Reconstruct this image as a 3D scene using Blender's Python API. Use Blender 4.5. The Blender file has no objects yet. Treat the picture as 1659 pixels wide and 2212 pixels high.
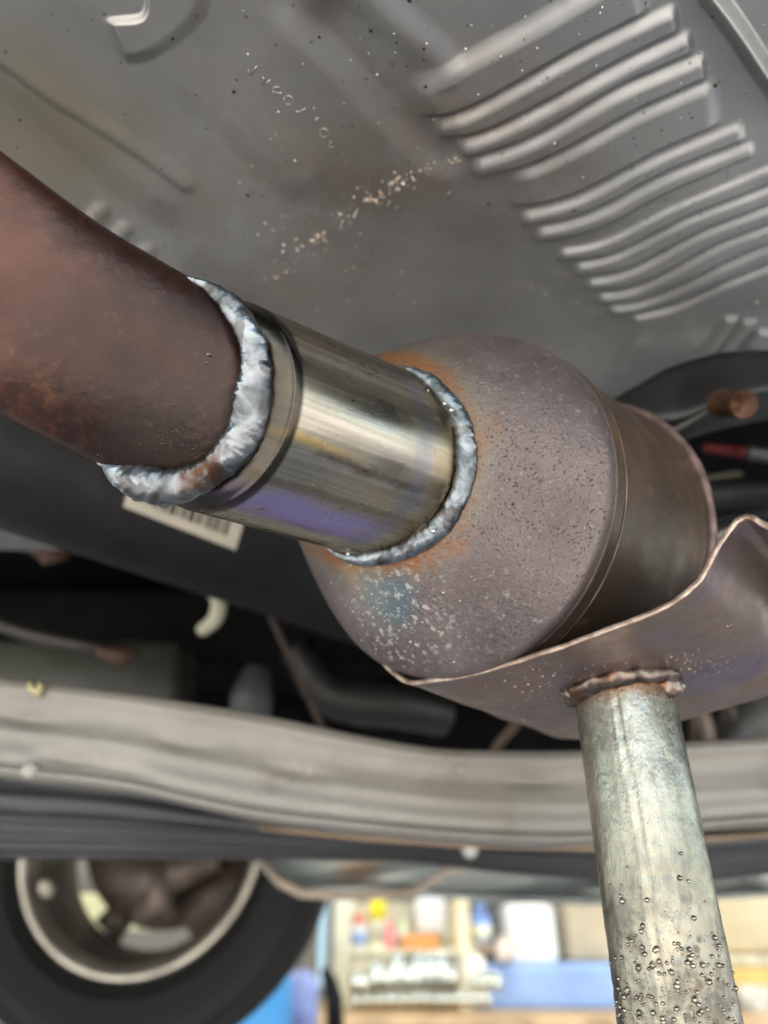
import bpy, bmesh, math, random
import numpy as np
from mathutils import Vector, noise as mn
R_ = math.radians
random.seed(7); rng = np.random.default_rng(7)
scene = bpy.context.scene
COL = scene.collection

# ------------------------------------------------------------------ camera
FPX = 1550.0; W_, H_ = 1659.0, 2212.0; PITCH = R_(30)
cp, sp = math.cos(PITCH), math.sin(PITCH)
FWD = Vector((0, cp, sp)); RGT = Vector((1, 0, 0)); UPV = Vector((0, -sp, cp))
cam = bpy.data.cameras.new('camera'); cam_o = bpy.data.objects.new('camera', cam); COL.objects.link(cam_o)
cam.sensor_fit = 'VERTICAL'; cam.sensor_height = 36; cam.lens = FPX / H_ * 36
cam.clip_start = 0.01; cam.clip_end = 500
cam_o.rotation_euler = (R_(90) + PITCH, 0, 0)
cam.dof.use_dof = True; cam.dof.focus_distance = 0.213; cam.dof.aperture_fstop = 6.4
scene.camera = cam_o

# ------------------------------------------------------------------ light
SUN_EL, SUN_AZ = R_(50), R_(196)          # azimuth from +Y towards +X: behind the camera
world = bpy.data.worlds.new('World'); scene.world = world; world.use_nodes = True
wn = world.node_tree; bgn = wn.nodes['Background']
sky = wn.nodes.new('ShaderNodeTexSky'); sky.sky_type = 'NISHITA'; sky.sun_disc = False
sky.sun_elevation = SUN_EL; sky.sun_rotation = SUN_AZ
wn.links.new(sky.outputs[0], bgn.inputs[0]); bgn.inputs[1].default_value = 0.15
sun = bpy.data.lights.new('sun', 'SUN'); sun.energy = 5.0; sun.angle = R_(0.5); sun.color = (1, .94, .85)
sun_o = bpy.data.objects.new('sun', sun); COL.objects.link(sun_o)
sd = Vector((math.sin(SUN_AZ) * math.cos(SUN_EL), math.cos(SUN_AZ) * math.cos(SUN_EL), math.sin(SUN_EL)))
sun_o.rotation_euler = (-sd).to_track_quat('-Z', 'Y').to_euler()
scene.view_settings.view_transform = 'Standard'; scene.view_settings.look = 'None'
scene.view_settings.exposure = 2.0; scene.view_settings.gamma = 1
scene.render.engine = 'CYCLES'
scene.cycles.use_denoising = True; scene.cycles.max_bounces = 10; scene.cycles.diffuse_bounces = 5; scene.cycles.glossy_bounces = 5

# ------------------------------------------------------------------ placing helpers (photo pixels of a 1659 x 2212 view)
def ray(px, py): return FWD + RGT * ((px - W_ / 2) / FPX) + UPV * ((H_ / 2 - py) / FPX)
def at(px, py, d): return ray(px, py) * d
def on_z(px, py, z): r = ray(px, py); return r * (z / r.z)
def on_y(px, py, y): r = ray(px, py); return r * (y / r.y)
def on_plane(px, py, P, n): r = ray(px, py); return r * (P.dot(n) / r.dot(n))

# ------------------------------------------------------------------ object helpers
def tag(o, label=None, cat=None, group=None, kind=None):
    for k, v in (('label', label), ('category', cat), ('group', group), ('kind', kind)):
        if v: o[k] = v
    return o
def thing(name, loc, label, cat, group=None):
    o = bpy.data.objects.new(name, None); COL.objects.link(o); o.location = loc
    o.empty_display_size = .02
    return tag(o, label, cat, group)
def wloc(o):
    v = Vector((0, 0, 0))
    while o: v += Vector(o.location); o = o.parent
    return v
def link(name, me, mat, parent=None, smooth=True, origin=None):
    n = len(me.vertices)
    co = np.empty(n * 3, dtype=np.float32); me.vertices.foreach_get('co', co); co = co.reshape(-1, 3)
    c = np.array(origin if origin is not None else (co.min(0) + co.max(0)) / 2, dtype=np.float32)
    co -= c; me.vertices.foreach_set('co', co.ravel()); me.update()
    if mat: me.materials.append(mat)
    me.polygons.foreach_set('use_smooth', [smooth] * len(me.polygons))
    o = bpy.data.objects.new(name, me); COL.objects.link(o)
    o.location = Vector([float(v) for v in c]) - (wloc(parent) if parent else Vector((0, 0, 0)))
    if parent: o.parent = parent
    return o
class MB:
    def __init__(s): s.v = []; s.f = []
    def add(s, vs, fs):
        b = len(s.v); s.v += [tuple(v) for v in vs]; s.f += [tuple(i + b for i in f) for f in fs]; return s
    def box(s, c, size, rz=0, rx=0, ry=0):
        from mathutils import Euler
        m = Euler((rx, ry, rz)).to_matrix(); c = Vector(c); h = [x / 2 for x in size]
        k = min(h) * .18
        vs = []; 
        pts = []
        for sz in (-1, 1):
            for (sx, sy) in ((-1, -1), (1, -1), (1, 1), (-1, 1)):
                pts.append((sx, sy, sz))
        # bevelled box: three verts per corner
        idx = {}
        for p in pts:
            for a in range(3):
                q = [p[i] * (h[i] - (0 if i == a else k)) for i in range(3)]
                idx[(p, a)] = len(vs); vs.append(c + m @ Vector(q))
        fs = []
        def quad(a, s_):
            o1, o2 = [i for i in range(3) if i != a]
            seq = [(-1, -1), (1, -1), (1, 1), (-1, 1)]
            ps = []
            for u, w in seq:
                p = [0, 0, 0]; p[a] = s_; p[o1] = u; p[o2] = w; ps.append(idx[(tuple(p), a)])
            fs.append(tuple(ps))
        for a in range(3):
            quad(a, -1); quad(a, 1)
        for a in range(3):
            b, d = [i for i in range(3) if i != a]
            for u in (-1, 1):
                for w in (-1, 1):
                    p1 = [0] * 3; p1[a] = -1; p1[b] = u; p1[d] = w
                    p2 = list(p1); p2[a] = 1
                    p1 = tuple(p1); p2 = tuple(p2)
                    fs.append((idx[(p1, b)], idx[(p2, b)], idx[(p2, d)], idx[(p1, d)]))
        for p in pts: fs.append((idx[(p, 0)], idx[(p, 1)], idx[(p, 2)]))
        return s.add(vs, fs)
    def tube(s, pts, rad, n=16, caps=True):
        pts = [Vector(p) for p in pts]
        if not hasattr(rad, '__len__'): rad = [rad] * len(pts)
        t0 = (pts[1] - pts[0]).normalized(); u = t0.orthogonal().normalized()
        vs = []; fs = []
        for i, p in enumerate(pts):
            t = (pts[min(i + 1, len(pts) - 1)] - pts[max(i - 1, 0)]).normalized()
            u = (u - t * u.dot(t)).normalized(); w = t.cross(u)
            for k in range(n):
                a = 2 * math.pi * k / n
                vs.append(p + (u * math.cos(a) + w * math.sin(a)) * rad[i])
        for i in range(len(pts) - 1):
            for k in range(n):
                a = i * n + k; b = i * n + (k + 1) % n
                fs.append((a, b, b + n, a + n))
        if caps: fs.append(tuple(range(n))[::-1]); fs.append(tuple(range((len(pts) - 1) * n, len(pts) * n)))
        return s.add(vs, fs)
    def ico(s, c, r, jit=0, sq=(1, 1, 1), sub=1, axis=None):
        bm = bmesh.new(); bmesh.ops.create_icosphere(bm, subdivisions=sub, radius=1)
        bm.verts.ensure_lookup_table()
        c = Vector(c)
        vs = [c + Vector([v.co[i] * sq[i] * r for i in range(3)]) * (1 + random.uniform(-jit, jit)) for v in bm.verts]
        fs = [[v.index for v in f.verts] for f in bm.faces]; bm.free()
        return s.add(vs, fs)
    def revolve(s, prof, C, A, n=64, U=None):
        C = Vector(C); A = Vector(A).normalized(); U = A.orthogonal().normalized() if U is None else U; Wv = A.cross(U)
        vs = []; fs = []; m = len(prof)
        for k in range(n):
            a = 2 * math.pi * k / n; d = U * math.cos(a) + Wv * math.sin(a)
            for (x, r) in prof: vs.append(C + A * x + d * r)
        for k in range(n):
            for j in range(m - 1):
                a = k * m + j; b = ((k + 1) % n) * m + j
                fs.append((a, b, b + 1, a + 1))
        return s.add(vs, fs)
    def build(s, name, mat, parent=None, smooth=True):
        me = bpy.data.meshes.new(name); me.from_pydata([tuple(v) for v in s.v], [], s.f); me.update()
        bm = bmesh.new(); bm.from_mesh(me); bmesh.ops.recalc_face_normals(bm, faces=bm.faces); bm.to_mesh(me); bm.free()
        return link(name, me, mat, parent, smooth)
def interp(keys, n):
    """smooth (Catmull-Rom) interpolation of a list of tuples"""
    K = np.array(keys, dtype=float); m = len(K); out = []
    for s in np.linspace(0, m - 1, n):
        i = min(int(s), m - 2); t = s - i
        p0, p1, p2, p3 = K[max(i - 1, 0)], K[i], K[i + 1], K[min(i + 2, m - 1)]
        out.append(.5 * (2 * p1 + (p2 - p0) * t + (2 * p0 - 5 * p1 + 4 * p2 - p3) * t * t + (3 * p1 - p0 - 3 * p2 + p3) * t ** 3))
    return np.array(out)
def ring_frame(px, py, d, a, ratio, phi):
    C = at(px, py, d); r = C.normalized(); ph = R_(phi)
    t = RGT * math.cos(ph) - UPV * math.sin(ph); t = (t - r * t.dot(r)).normalized()
    ratio = min(max(ratio, .02), .999); sn = math.sqrt(1 - ratio * ratio)
    n = r * ratio + t * sn; m = r.cross(t).normalized(); e2 = t * ratio - r * sn
    return C, a * d / FPX, m, e2, n
def loft(name, keys, mat, parent, n_along=60, n_round=128, disp=None, lin=False, caps=False):
    if lin:
        K = np.array(keys, dtype=float); ss = np.linspace(0, len(K) - 1, n_along)
        rows = np.array([[np.interp(s, range(len(K)), K[:, j]) for j in range(K.shape[1])] for s in ss])
    else: rows = interp(keys, n_along)
    vs = []; uv = []; L = 0; prev = None
    for i, row in enumerate(rows):
        C, Rr, m, e2, n = ring_frame(*row)
        if prev is not None: L += (C - prev).length
        prev = C
        for k in range(n_round):
            a = 2 * math.pi * k / n_round
            dr = m * math.cos(a) + e2 * math.sin(a)
            p = C + dr * Rr
            if disp: p = p + dr * disp(p, k / n_round, i / (n_along - 1))
            vs.append(p)
        uv.append(L)
    fs = []
    for i in range(n_along - 1):
        for k in range(n_round):
            a = i * n_round + k; b = i * n_round + (k + 1) % n_round
            fs.append((a, b, b + n_round, a + n_round))
    if caps: fs.append(tuple(range(n_round))[::-1]); fs.append(tuple(range((n_along - 1) * n_round, n_along * n_round)))
    me = bpy.data.meshes.new(name); me.from_pydata([tuple(v) for v in vs], [], fs); me.update()
    ul = me.uv_layers.new(name='UVMap')
    li = 0
    data = np.zeros((len(me.loops), 2), dtype=np.float32)
    for f in me.polygons:
        seam = False
        ks = [me.loops[l].vertex_index % n_round for l in f.loop_indices]
        seam = max(ks) - min(ks) > n_round / 2 and len(ks) == 4
        for l, k in zip(f.loop_indices, ks):
            i = me.loops[l].vertex_index // n_round
            data[l] = ((k + n_round if seam and k == 0 else k) / n_round, uv[i])
    ul.data.foreach_set('uv', data.ravel())
    bm = bmesh.new(); bm.from_mesh(me); bmesh.ops.recalc_face_normals(bm, faces=bm.faces); bm.to_mesh(me); bm.free()
    return link(name, me, mat, parent)

# ------------------------------------------------------------------ materials
class Mt:
    def __init__(s, name, rough=.5, metal=0.0, col=(.5, .5, .5), spec=.5):
        s.m = bpy.data.materials.new(name); s.m.use_nodes = True; s.nt = s.m.node_tree
        s.b = s.nt.nodes['Principled BSDF']
        s.set('Base Color', (*col, 1)); s.set('Roughness', rough); s.set('Metallic', metal); s.set('Specular IOR Level', spec)
        s.geo = s.nt.nodes.new('ShaderNodeNewGeometry'); s.pos = s.geo.outputs['Position']; s._uv = None
    @property
    def uv(s):
        if s._uv is None: s._uv = s.nt.nodes.new('ShaderNodeUVMap').outputs[0]
        return s._uv
    def set(s, k, v):
        if isinstance(v, bpy.types.NodeSocket): s.nt.links.new(v, s.b.inputs[k])
        else: s.b.inputs[k].default_value = v
        return s
    def inp(s, n, i, v):
        if isinstance(v, bpy.types.NodeSocket): s.nt.links.new(v, n.inputs[i])
        else:
            if isinstance(v, (tuple, list)) and len(v) == 3 and n.inputs[i].type == 'RGBA': v = (*v, 1)
            n.inputs[i].default_value = v
    def map(s, scale=(1, 1, 1), rot=(0, 0, 0), co=None):
        n = s.nt.nodes.new('ShaderNodeMapping'); s.nt.links.new(co or s.pos, n.inputs[0])
        n.inputs['Scale'].default_value = scale; n.inputs['Rotation'].default_value = rot
        return n.outputs[0]
    def noise(s, scale, detail=4, rough=.55, co=None, dist=0):
        n = s.nt.nodes.new('ShaderNodeTexNoise'); s.nt.links.new(co or s.pos, n.inputs['Vector'])
        n.inputs['Scale'].default_value = scale; n.inputs['Detail'].default_value = detail
        n.inputs['Roughness'].default_value = rough; n.inputs['Distortion'].default_value = dist
        return n.outputs['Fac']
    def voro(s, scale, co=None, feature='F1', rnd=1):
        n = s.nt.nodes.new('ShaderNodeTexVoronoi'); s.nt.links.new(co or s.pos, n.inputs['Vector']); n.feature = feature
        n.inputs['Scale'].default_value = scale; n.inputs['Randomness'].default_value = rnd
        return n.outputs['Distance']
    def rng(s, f, a, b, c=0, d=1, smooth=True):
        n = s.nt.nodes.new('ShaderNodeMapRange'); n.interpolation_type = 'SMOOTHSTEP' if smooth else 'LINEAR'
        s.inp(n, 0, f)
        for i, v in enumerate((a, b, c, d)): n.inputs[i + 1].default_value = v
        return n.outputs[0]
    def math(s, op, a, b=0.0, clamp=False):
        n = s.nt.nodes.new('ShaderNodeMath'); n.operation = op; n.use_clamp = clamp
        s.inp(n, 0, a); s.inp(n, 1, b); return n.outputs[0]
    def mul(s, a, b): return s.math('MULTIPLY', a, b)
    def add(s, a, b): return s.math('ADD', a, b)
    def mix(s, a, b, f):
        n = s.nt.nodes.new('ShaderNodeMixRGB'); s.inp(n, 0, f); s.inp(n, 1, a); s.inp(n, 2, b); return n.outputs[0]
    def ramp(s, f, stops):
        n = s.nt.nodes.new('ShaderNodeValToRGB'); s.nt.links.new(f, n.inputs[0]); e = n.color_ramp.elements
        while len(e) < len(stops): e.new(.5)
        for el, (p, c) in zip(e, stops): el.position = p; el.color = (*c, 1)
        return n.outputs[0]
    def sep(s, co):
        n = s.nt.nodes.new('ShaderNodeSeparateXYZ'); s.nt.links.new(co, n.inputs[0]); return n.outputs
    def blob(s, P, r0, r1, wob=.5, scale=60):
        """patch of its own shape: 1 inside r0, 0 beyond r1, ragged edge"""
        n = s.nt.nodes.new('ShaderNodeVectorMath'); n.operation = 'DISTANCE'; s.nt.links.new(s.pos, n.inputs[0])
        n.inputs[1].default_value = tuple(P)
        d = n.outputs['Value']
        if wob: d = s.add(d, s.mul(s.math('SUBTRACT', s.noise(scale, 5, .6), .5), wob * r1))
        return s.rng(d, r1, r0, 0, 1)
    def bump(s, h, strength=.3, dist=.001, prev=None):
        n = s.nt.nodes.new('ShaderNodeBump'); s.nt.links.new(h, n.inputs['Height'])
        n.inputs['Strength'].default_value = strength; n.inputs['Distance'].default_value = dist
        if prev: s.nt.links.new(prev, n.inputs['Normal'])
        return n.outputs[0]
def simple(name, col, rough=.5, metal=0, var=.25, scale=20, bump=.2, spec=.5):
    m = Mt(name, rough, metal, col, spec); nz = m.noise(scale, 5)
    c2 = tuple(max(0, c * (1 - var)) for c in col); c3 = tuple(min(1, c * (1 + var)) for c in col)
    m.set('Base Color', m.mix(c2, c3, m.rng(nz, .3, .7)))
    m.set('Roughness', m.rng(m.noise(scale * 2.3, 3), .3, .7, max(0, rough - .08), min(1, rough + .1)))
    if bump: m.set('Normal', m.bump(m.noise(scale * 8, 3), bump, .0006))
    return m.m

# geometry shared by materials and meshes
K_RUST = [(-640, 150, .186, 258, .72, 40), (-380, 345, .188, 251, .72, 37), (-120, 540, .193, 243, .73, 34), (100, 685, .199, 232, .79, 29), (312, 802, .205, 222, .90, 26), (335, 812, .207, 212, .90, 26)]
K_STUB = [(380, 842, .2090, 222, .80, 21), (440, 866, .2118, 229, .70, 20.5), (465, 877, .2138, 232, .67, 20.2), (545, 905, .2215, 226, .70, 20.2), (630, 935, .231, 220, .77, 20.2), (725, 968, .242, 213, .85, 20.2), (796, 993, .249, 209, .91, 20.2), (830, 1005, .254, 205, .92, 20.2)]
CAPK = [(777, 986, .2475, 195), (789, 992, .249, 214), (814, 1004, .2515, 243), (842, 1018, .2540, 274), (872, 1033, .2570, 306), (904, 1050, .2605, 338), (938, 1068, .2650, 367), (956, 1079, .2695, 377.5), (967, 1086, .2770, 379)]
K_CAP = [(a, b, c, d, .91 - .13 * min(1, (i / 7)), 20.5 + 3.5 * i / 8) for i, (a, b, c, d) in enumerate(CAPK)]
def surf(keys, i, ang):
    """point on ring i of a loft; ang in degrees, 90 = towards the camera side"""
    C, Rr, m, e2, n = ring_frame(*keys[i]); a = R_(ang)
    return C + (m * math.cos(a) + e2 * math.sin(a)) * Rr

def mat_rusty():
    m = Mt('rusted_pipe_steel', .42, .5)
    big = m.noise(14, 5, .6); fine = m.noise(260, 5, .65)
    c = m.ramp(big, [(.3, (.013, .008, .007)), (.5, (.033, .015, .011)), (.72, (.085, .032, .022))])
    c = m.mix(c, (.035, .026, .023), m.mul(m.rng(m.noise(42, 6, .7), .5, .75), .6))
    near = m.blob(surf(K_RUST, 4, 60), .012, .034, .5, 70)      # burnt dark beside the weld
    c = m.mix(c, (.035, .024, .020), m.mul(near, .75))
    low = m.blob(at(30, 925, .19), .003, .026, 1.1, 90)
    c = m.mix(c, (.095, .036, .018), m.mul(m.mul(low, m.rng(fine, .42, .62)), .85))
    c = m.mix(c, (.10, .055, .04), m.mul(m.rng(fine, .55, .75), .35))
    m.set('Base Color', c)
    m.set('Roughness', m.rng(m.noise(60, 5), .3, .7, .28, .46))
    m.set('Normal', m.bump(fine, .4, .0005, m.bump(m.noise(45, 4), .3, .002)))
    return m.m
def mat_stub():
    m = Mt('heat_tinted_stainless', .22, 1.0)
    u = m.map((9, 60, 1), co=m.uv)                 # streaks run along the pipe
    streak = m.noise(1, 6, .65, m.map((60, 5, 1), co=m.uv)); fine = m.noise(1, 4, .7, m.map((420, 22, 1), co=m.uv))
    patch = m.noise(1, 5, .6, m.map((10, 40, 1), co=m.uv), .6)
    c = m.ramp(streak, [(.28, (.19, .17, .135)), (.48, (.33, .30, .25)), (.62, (.43, .40, .345)), (.78, (.58, .55, .49))])
    c = m.mix(c, (.34, .27, .15), m.mul(m.rng(patch, .5, .7), .55))
    us = m.sep(m.uv)[0]; vs = m.sep(m.uv)[1]
    wob = m.mul(m.math('SUBTRACT', m.noise(1, 5, .6, m.map((6, 60, 1), co=m.uv)), .5), .035)
    uw = m.add(us, wob)
    band = lambda a, b, c_, d: m.mul(m.rng(uw, a, b), m.rng(uw, d, c_))
    c = m.mix(c, (.29, .245, .55), m.mul(m.mul(band(U_P0 - .015, U_P0 + .01, U_P1 - .012, U_P1 + .02), m.rng(vs, .063, .052)), m.rng(patch, .75, .45, .15, .85)))
    c = m.mix(c, (.60, .42, .16), m.mul(m.mul(band(U_G - .010, U_G, U_G + .004, U_G + .014), m.rng(vs, .040, .022)), .8))
    c = m.mix(c, (.10, .08, .06), m.mul(m.mul(band(U_G - .020, U_G - .01, U_G - .008, U_G + .004), m.rng(patch, .35, .55)), .7))  # dark streak painted in, standing for a reflection along the tube
    # burnt band near both joints
    c = m.mix(c, (.045, .038, .031), m.rng(vs, .0142, .0126, 0, .92))
    c = m.mix(c, (.30, .24, .12), m.mul(m.rng(vs, .060, .064), .45)); c = m.mix(c, (.20, .22, .34), m.mul(m.mul(m.rng(vs, .052, .056), m.rng(vs, .062, .058)), .35))
    scr = m.noise(1, 2, .5, m.map((900, 9, 1), co=m.uv)); c = m.mix(c, (.75, .72, .66), m.mul(m.rng(scr, .70, .76), .6)); c = m.mix(c, (.06, .05, .04), m.mul(m.mul(m.rng(m.noise(1, 5, .75, m.map((70, 160, 1), co=m.uv)), .60, .68), m.rng(patch, .45, .6)), .7))
    c = m.mix(c, (.16, .10, .06), m.rng(m.add(vs, m.mul(m.noise(40, 4), .006)), 0.0665, .0725, 0, .8))
    m.set('Base Color', c)
    m.set('Roughness', m.add(m.rng(patch, .3, .7, .17, .33), m.mul(fine, .08)))
    m.set('Normal', m.bump(fine, .10, .0003, m.bump(m.noise(1, 3, .5, m.map((14, 18, 1), co=m.uv)), .12, .0015)))
    m.set('Anisotropic', .35)
    return m.m
# positions round the stub (u = angle / 360): 90 degrees faces the camera, below it grows towards the underside
U_P0, U_P1, U_G = .103, .158, .245
def mat_weld(name, tint=(.5, .54, .57), dark=(.10, .055, .04), amt=.5):
    m = Mt(name, .3, .9)
    n = m.noise(1, 4, .6, m.map((70, 130, 45), (0, 0, R_(20))), 1.2); f = m.noise(420, 4)
    c = m.mix(tuple(x * .42 for x in tint), tuple(min(1, x * 1.25) for x in tint), m.rng(n, .36, .60))
    c = m.mix(c, dark, m.mul(m.rng(m.noise(95, 3, .5, None, .5), .56, .62), amt))
    c = m.mix(c, (.075, .032, .014), m.mul(m.mul(m.blob(at(432, 1036, .196), .002, .010, 1.2, 120), m.rng(m.noise(260, 5, .7), .35, .55)), .9))
    m.set('Base Color', c); m.set('Roughness', m.rng(n, .3, .7, .42, .20)); 
    m.set('Normal', m.bump(f, .18, .0003, m.bump(n, .25, .0006)))
    return m.m
def mat_cap():
    m = Mt('burnt_resonator_steel', .5, .45)
    g = m.noise(420, 5, .7); h = m.noise(25, 5, .6); brush = m.noise(160, 3, .6, m.map((1, 1, .15), (0, R_(25), 0)))
    c = m.ramp(h, [(.3, (.080, .062, .060)), (.5, (.125, .100, .098)), (.7, (.165, .130, .124))])
    c = m.mix(c, (.115, .085, .085), m.mul(m.rng(brush, .5, .7), .35))
    c = m.mix(c, (.30, .265, .265), m.mul(m.rng(g, .56, .70), .6))
    pit = m.noise(1000, 3, .6); pm = m.mul(m.rng(pit, .60, .70), m.rng(m.noise(60, 4, .6), .30, .62))
    c = m.mix(c, (.055, .038, .036), m.mul(pm, .85))
    C, Rr, mm, e2, nn = ring_frame(*K_CAP[1])
    # ring of rust round the weld
    n = m.nt.nodes.new('ShaderNodeVectorMath'); n.operation = 'DISTANCE'; m.nt.links.new(m.pos, n.inputs[0]); n.inputs[1].default_value = tuple(C)
    d = m.add(n.outputs['Value'], m.mul(m.math('SUBTRACT', m.noise(75, 5, .7), .5), .012))
    halo = m.rng(d, Rr + .0095, Rr + .003); halo2 = m.rng(d, Rr + .016, Rr + .008)
    c = m.mix(c, (.17, .155, .12), m.mul(halo2, .45))
    c = m.mix(c, (.24, .10, .03), m.mul(halo, m.rng(m.noise(60, 4),   .30, .55, .25, .9)))
    lowp = at(800, 1275, .25)
    c = m.mix(c, (.22, .09, .028), m.mul(m.mul(m.blob(at(975, 1160, .235), .002, .012, 1.2, 90), m.rng(m.noise(170, 5, .7), .42, .60)), .6))
    c = m.mix(c, (.22, .09, .028), m.mul(m.mul(m.blob(at(900, 1215, .238), .002, .010, 1.2, 110), m.rng(m.noise(170, 5, .7), .42, .60)), .6))
    c = m.mix(c, (.18, .08, .03), m.mul(m.mul(m.blob(at(1030, 930, .235), .002, .011, 1.2, 110), m.rng(m.noise(170, 5, .7), .42, .60)), .5))
    c = m.mix(c, (.30, .20, .10), m.mul(m.blob(at(790, 1235, .25), .004, .012, .6, 120), .7))
    bl = m.blob(at(825, 1305, .245), .004, .017, .8, 120)
    c = m.mix(c, (.085, .135, .155), m.mul(bl, .85))
    c = m.mix(c, (.50, .49, .46), m.mul(m.mul(m.blob(at(860, 1330, .25), .006, .032, .7, 80), m.rng(m.noise(330, 3), .54, .66)), .8))
    c = m.mix(c, (.42, .38, .34), m.mul(m.blob(at(760, 1320, .25), .002, .02, .6, 90), .3))
    c = m.mix(c, (.35, .14, .06), m.mul(m.mul(m.blob(at(1270, 1180, .25), .004, .03, .7, 80), m.rng(m.noise(240, 4), .58, .66)), .8))
    m.set('Base Color', c); m.set('Roughness', m.rng(g, .3, .7, .38, .62))
    hb = m.math('SUBTRACT', m.add(g, m.mul(m.noise(900, 2), .5)), m.mul(pm, 1.3))
    m.set('Normal', m.bump(hb, .65, .0006, m.bump(m.noise(50, 3), .15, .002)))
    return m.m
def mat_body():
    m = Mt('dark_resonator_body', .5, .15, (.5, .5, .5), .25)
    h = m.noise(30, 5, .65)
    c = m.ramp(h, [(.3, (.035, .024, .017)), (.55, (.062, .042, .030)), (.8, (.12, .072, .045))])
    c = m.mix(c, (.55, .34, .15), m.mul(m.blob(at(1465, 1085, .28), .001, .0055, .9, 260), .8))
    c = m.mix(c, (.24, .13, .07), m.mul(m.rng(m.noise(110, 5, .7), .60, .72), .5))
    m.set('Base Color', c); m.set('Roughness', m.rng(m.noise(80, 4), .3, .7, .36, .52))
    m.set('Normal', m.bump(m.noise(300, 4), .25, .0004))
    return m.m
def mat_saddle():
    m = Mt('heat_blued_steel_plate', .36, .75)
    h = m.noise(16, 4, .55, None, .4); f = m.noise(120, 5, .65)
    c = m.ramp(h, [(.32, (.20, .13, .09)), (.48, (.23, .17, .14)), (.58, (.185, .145, .165)), (.72, (.24, .185, .145))])
    c = m.mix(c, (.13, .12, .27), m.mul(m.blob(at(1560, 1480, .26), .006, .026, .5, 50), .55))
    c = m.mix(c, (.13, .10, .17), m.mul(m.blob(at(1170, 1540, .30), .006, .028, .5, 50), .5))
    c = m.mix(c, (.42, .20, .08), m.mul(m.mul(m.blob(at(1050, 1490, .275), .01, .045, .6, 60), m.rng(f, .54, .66)), .7))
    c = m.mix(c, (.13, .09, .06), m.mul(m.rng(f, .56, .74), .4))
    c = m.mix(c, (.30, .22, .12), m.mul(m.blob(at(1640, 1290, .22), .004, .03, .7, 60), .5))
    m.set('Base Color', c); m.set('Roughness', m.rng(f, .3, .7, .27, .48))
    m.set('Normal', m.bump(f, .2, .0006, m.bump(m.noise(30, 3), .2, .003)))
    return m.m
def mat_edge():
    m = Mt('raw_cut_edge', .45, .7); f = m.noise(180, 5, .6)
    m.set('Base Color', m.ramp(f, [(.3, (.17, .11, .08)), (.5, (.33, .24, .19)), (.75, (.62, .52, .44))])); m.set('Normal', m.bump(f, .5, .0006))
    return m.m
def mat_pole():
    m = Mt('galvanised_pole', .36, .85)
    z = m.sep(m.pos)[2]
    f = m.noise(1, 5, .7, m.map((350, 350, 110))); g = m.noise(60, 4, .6)
    c = m.ramp(g, [(.3, (.25, .228, .175)), (.5, (.31, .285, .225)), (.75, (.39, .36, .285))])
    c = m.mix(c, (.20, .19, .155), m.mul(m.rng(f, .5, .7), .5))
    zz = m.add(z, m.mul(m.math('SUBTRACT', m.noise(70, 5, .65), .5), .03))
    soot = m.rng(zz, .026, -.006)
    c = m.mix(c, (.115, .105, .085), m.mul(soot, m.rng(m.noise(55, 6, .75), .42, .60, .1, .95)))
    c = m.mix(c, (.10, .075, .05), m.mul(m.mul(m.rng(zz, .018, -.010), m.rng(m.voro(190), .30, .12)), .8))
    top = m.rng(m.add(z, m.mul(m.math('SUBTRACT', m.noise(80, 5, .65), .5), .010)), PZ - .010, PZ - .004)
    c = m.mix(c, (.24, .13, .075), m.mul(top, .9))
    m.set('Base Color', c); m.set('Roughness', m.rng(m.add(f, m.mul(soot, .1)), .3, .8, .20, .38))
    m.set('Normal', m.bump(f, .5, .0006, m.bump(g, .3, .0015)))
    return m.m
def mat_shield():
    m = Mt('heat_shield_metal', .38, .6)
    h = m.noise(7, 4, .55); f = m.noise(500, 4, .7); d = m.noise(30, 6, .7)
    c = m.ramp(h, [(.3, (.235, .24, .242)), (.5, (.325, .33, .33)), (.7, (.41, .412, .405))])
    c = m.mix(c, (.20, .155, .10), m.mul(m.blob(on_z(560, 480, SH), .02, .14, .5, 14), m.rng(d, .3, .65, .15, .45)))
    c = m.mix(c, (.17, .12, .09), m.mul(m.blob(on_z(760, 420, SH), .005, .04, 1.0, 30), m.rng(d, .4, .6, 0, .35)))
    c = m.mix(c, (.09, .065, .05), m.mul(m.blob(on_z(690, 10, SH), .002, .014, .6, 40), .6))
    c = m.mix(c, (.24, .175, .13), m.mul(m.blob(on_z(1050, 330, SH), .01, .06, .7, 30), m.rng(d, .4, .6, .1, .6)))
    c = m.mix(c, (.30, .24, .13), m.mul(m.blob(on_z(60, 300, SH), .012, .06, .6, 18), .55))  # yellowish reflection painted into the sheet's colour
    c = m.mix(c, (.11, .10, .09), m.mul(m.rng(m.voro(150), .12, .07), .65))
    c = m.mix(c, (.34, .325, .30), m.mul(m.rng(m.noise(85, 6, .75), .62, .74), .35))
    m.set('Base Color', c); m.set('Roughness', m.rng(d, .3, .7, .33, .47))
    m.set('Normal', m.bump(f, .12, .0004, m.bump(m.noise(26, 4), .12, .003)))
    return m.m
PZ = .0880

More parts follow.
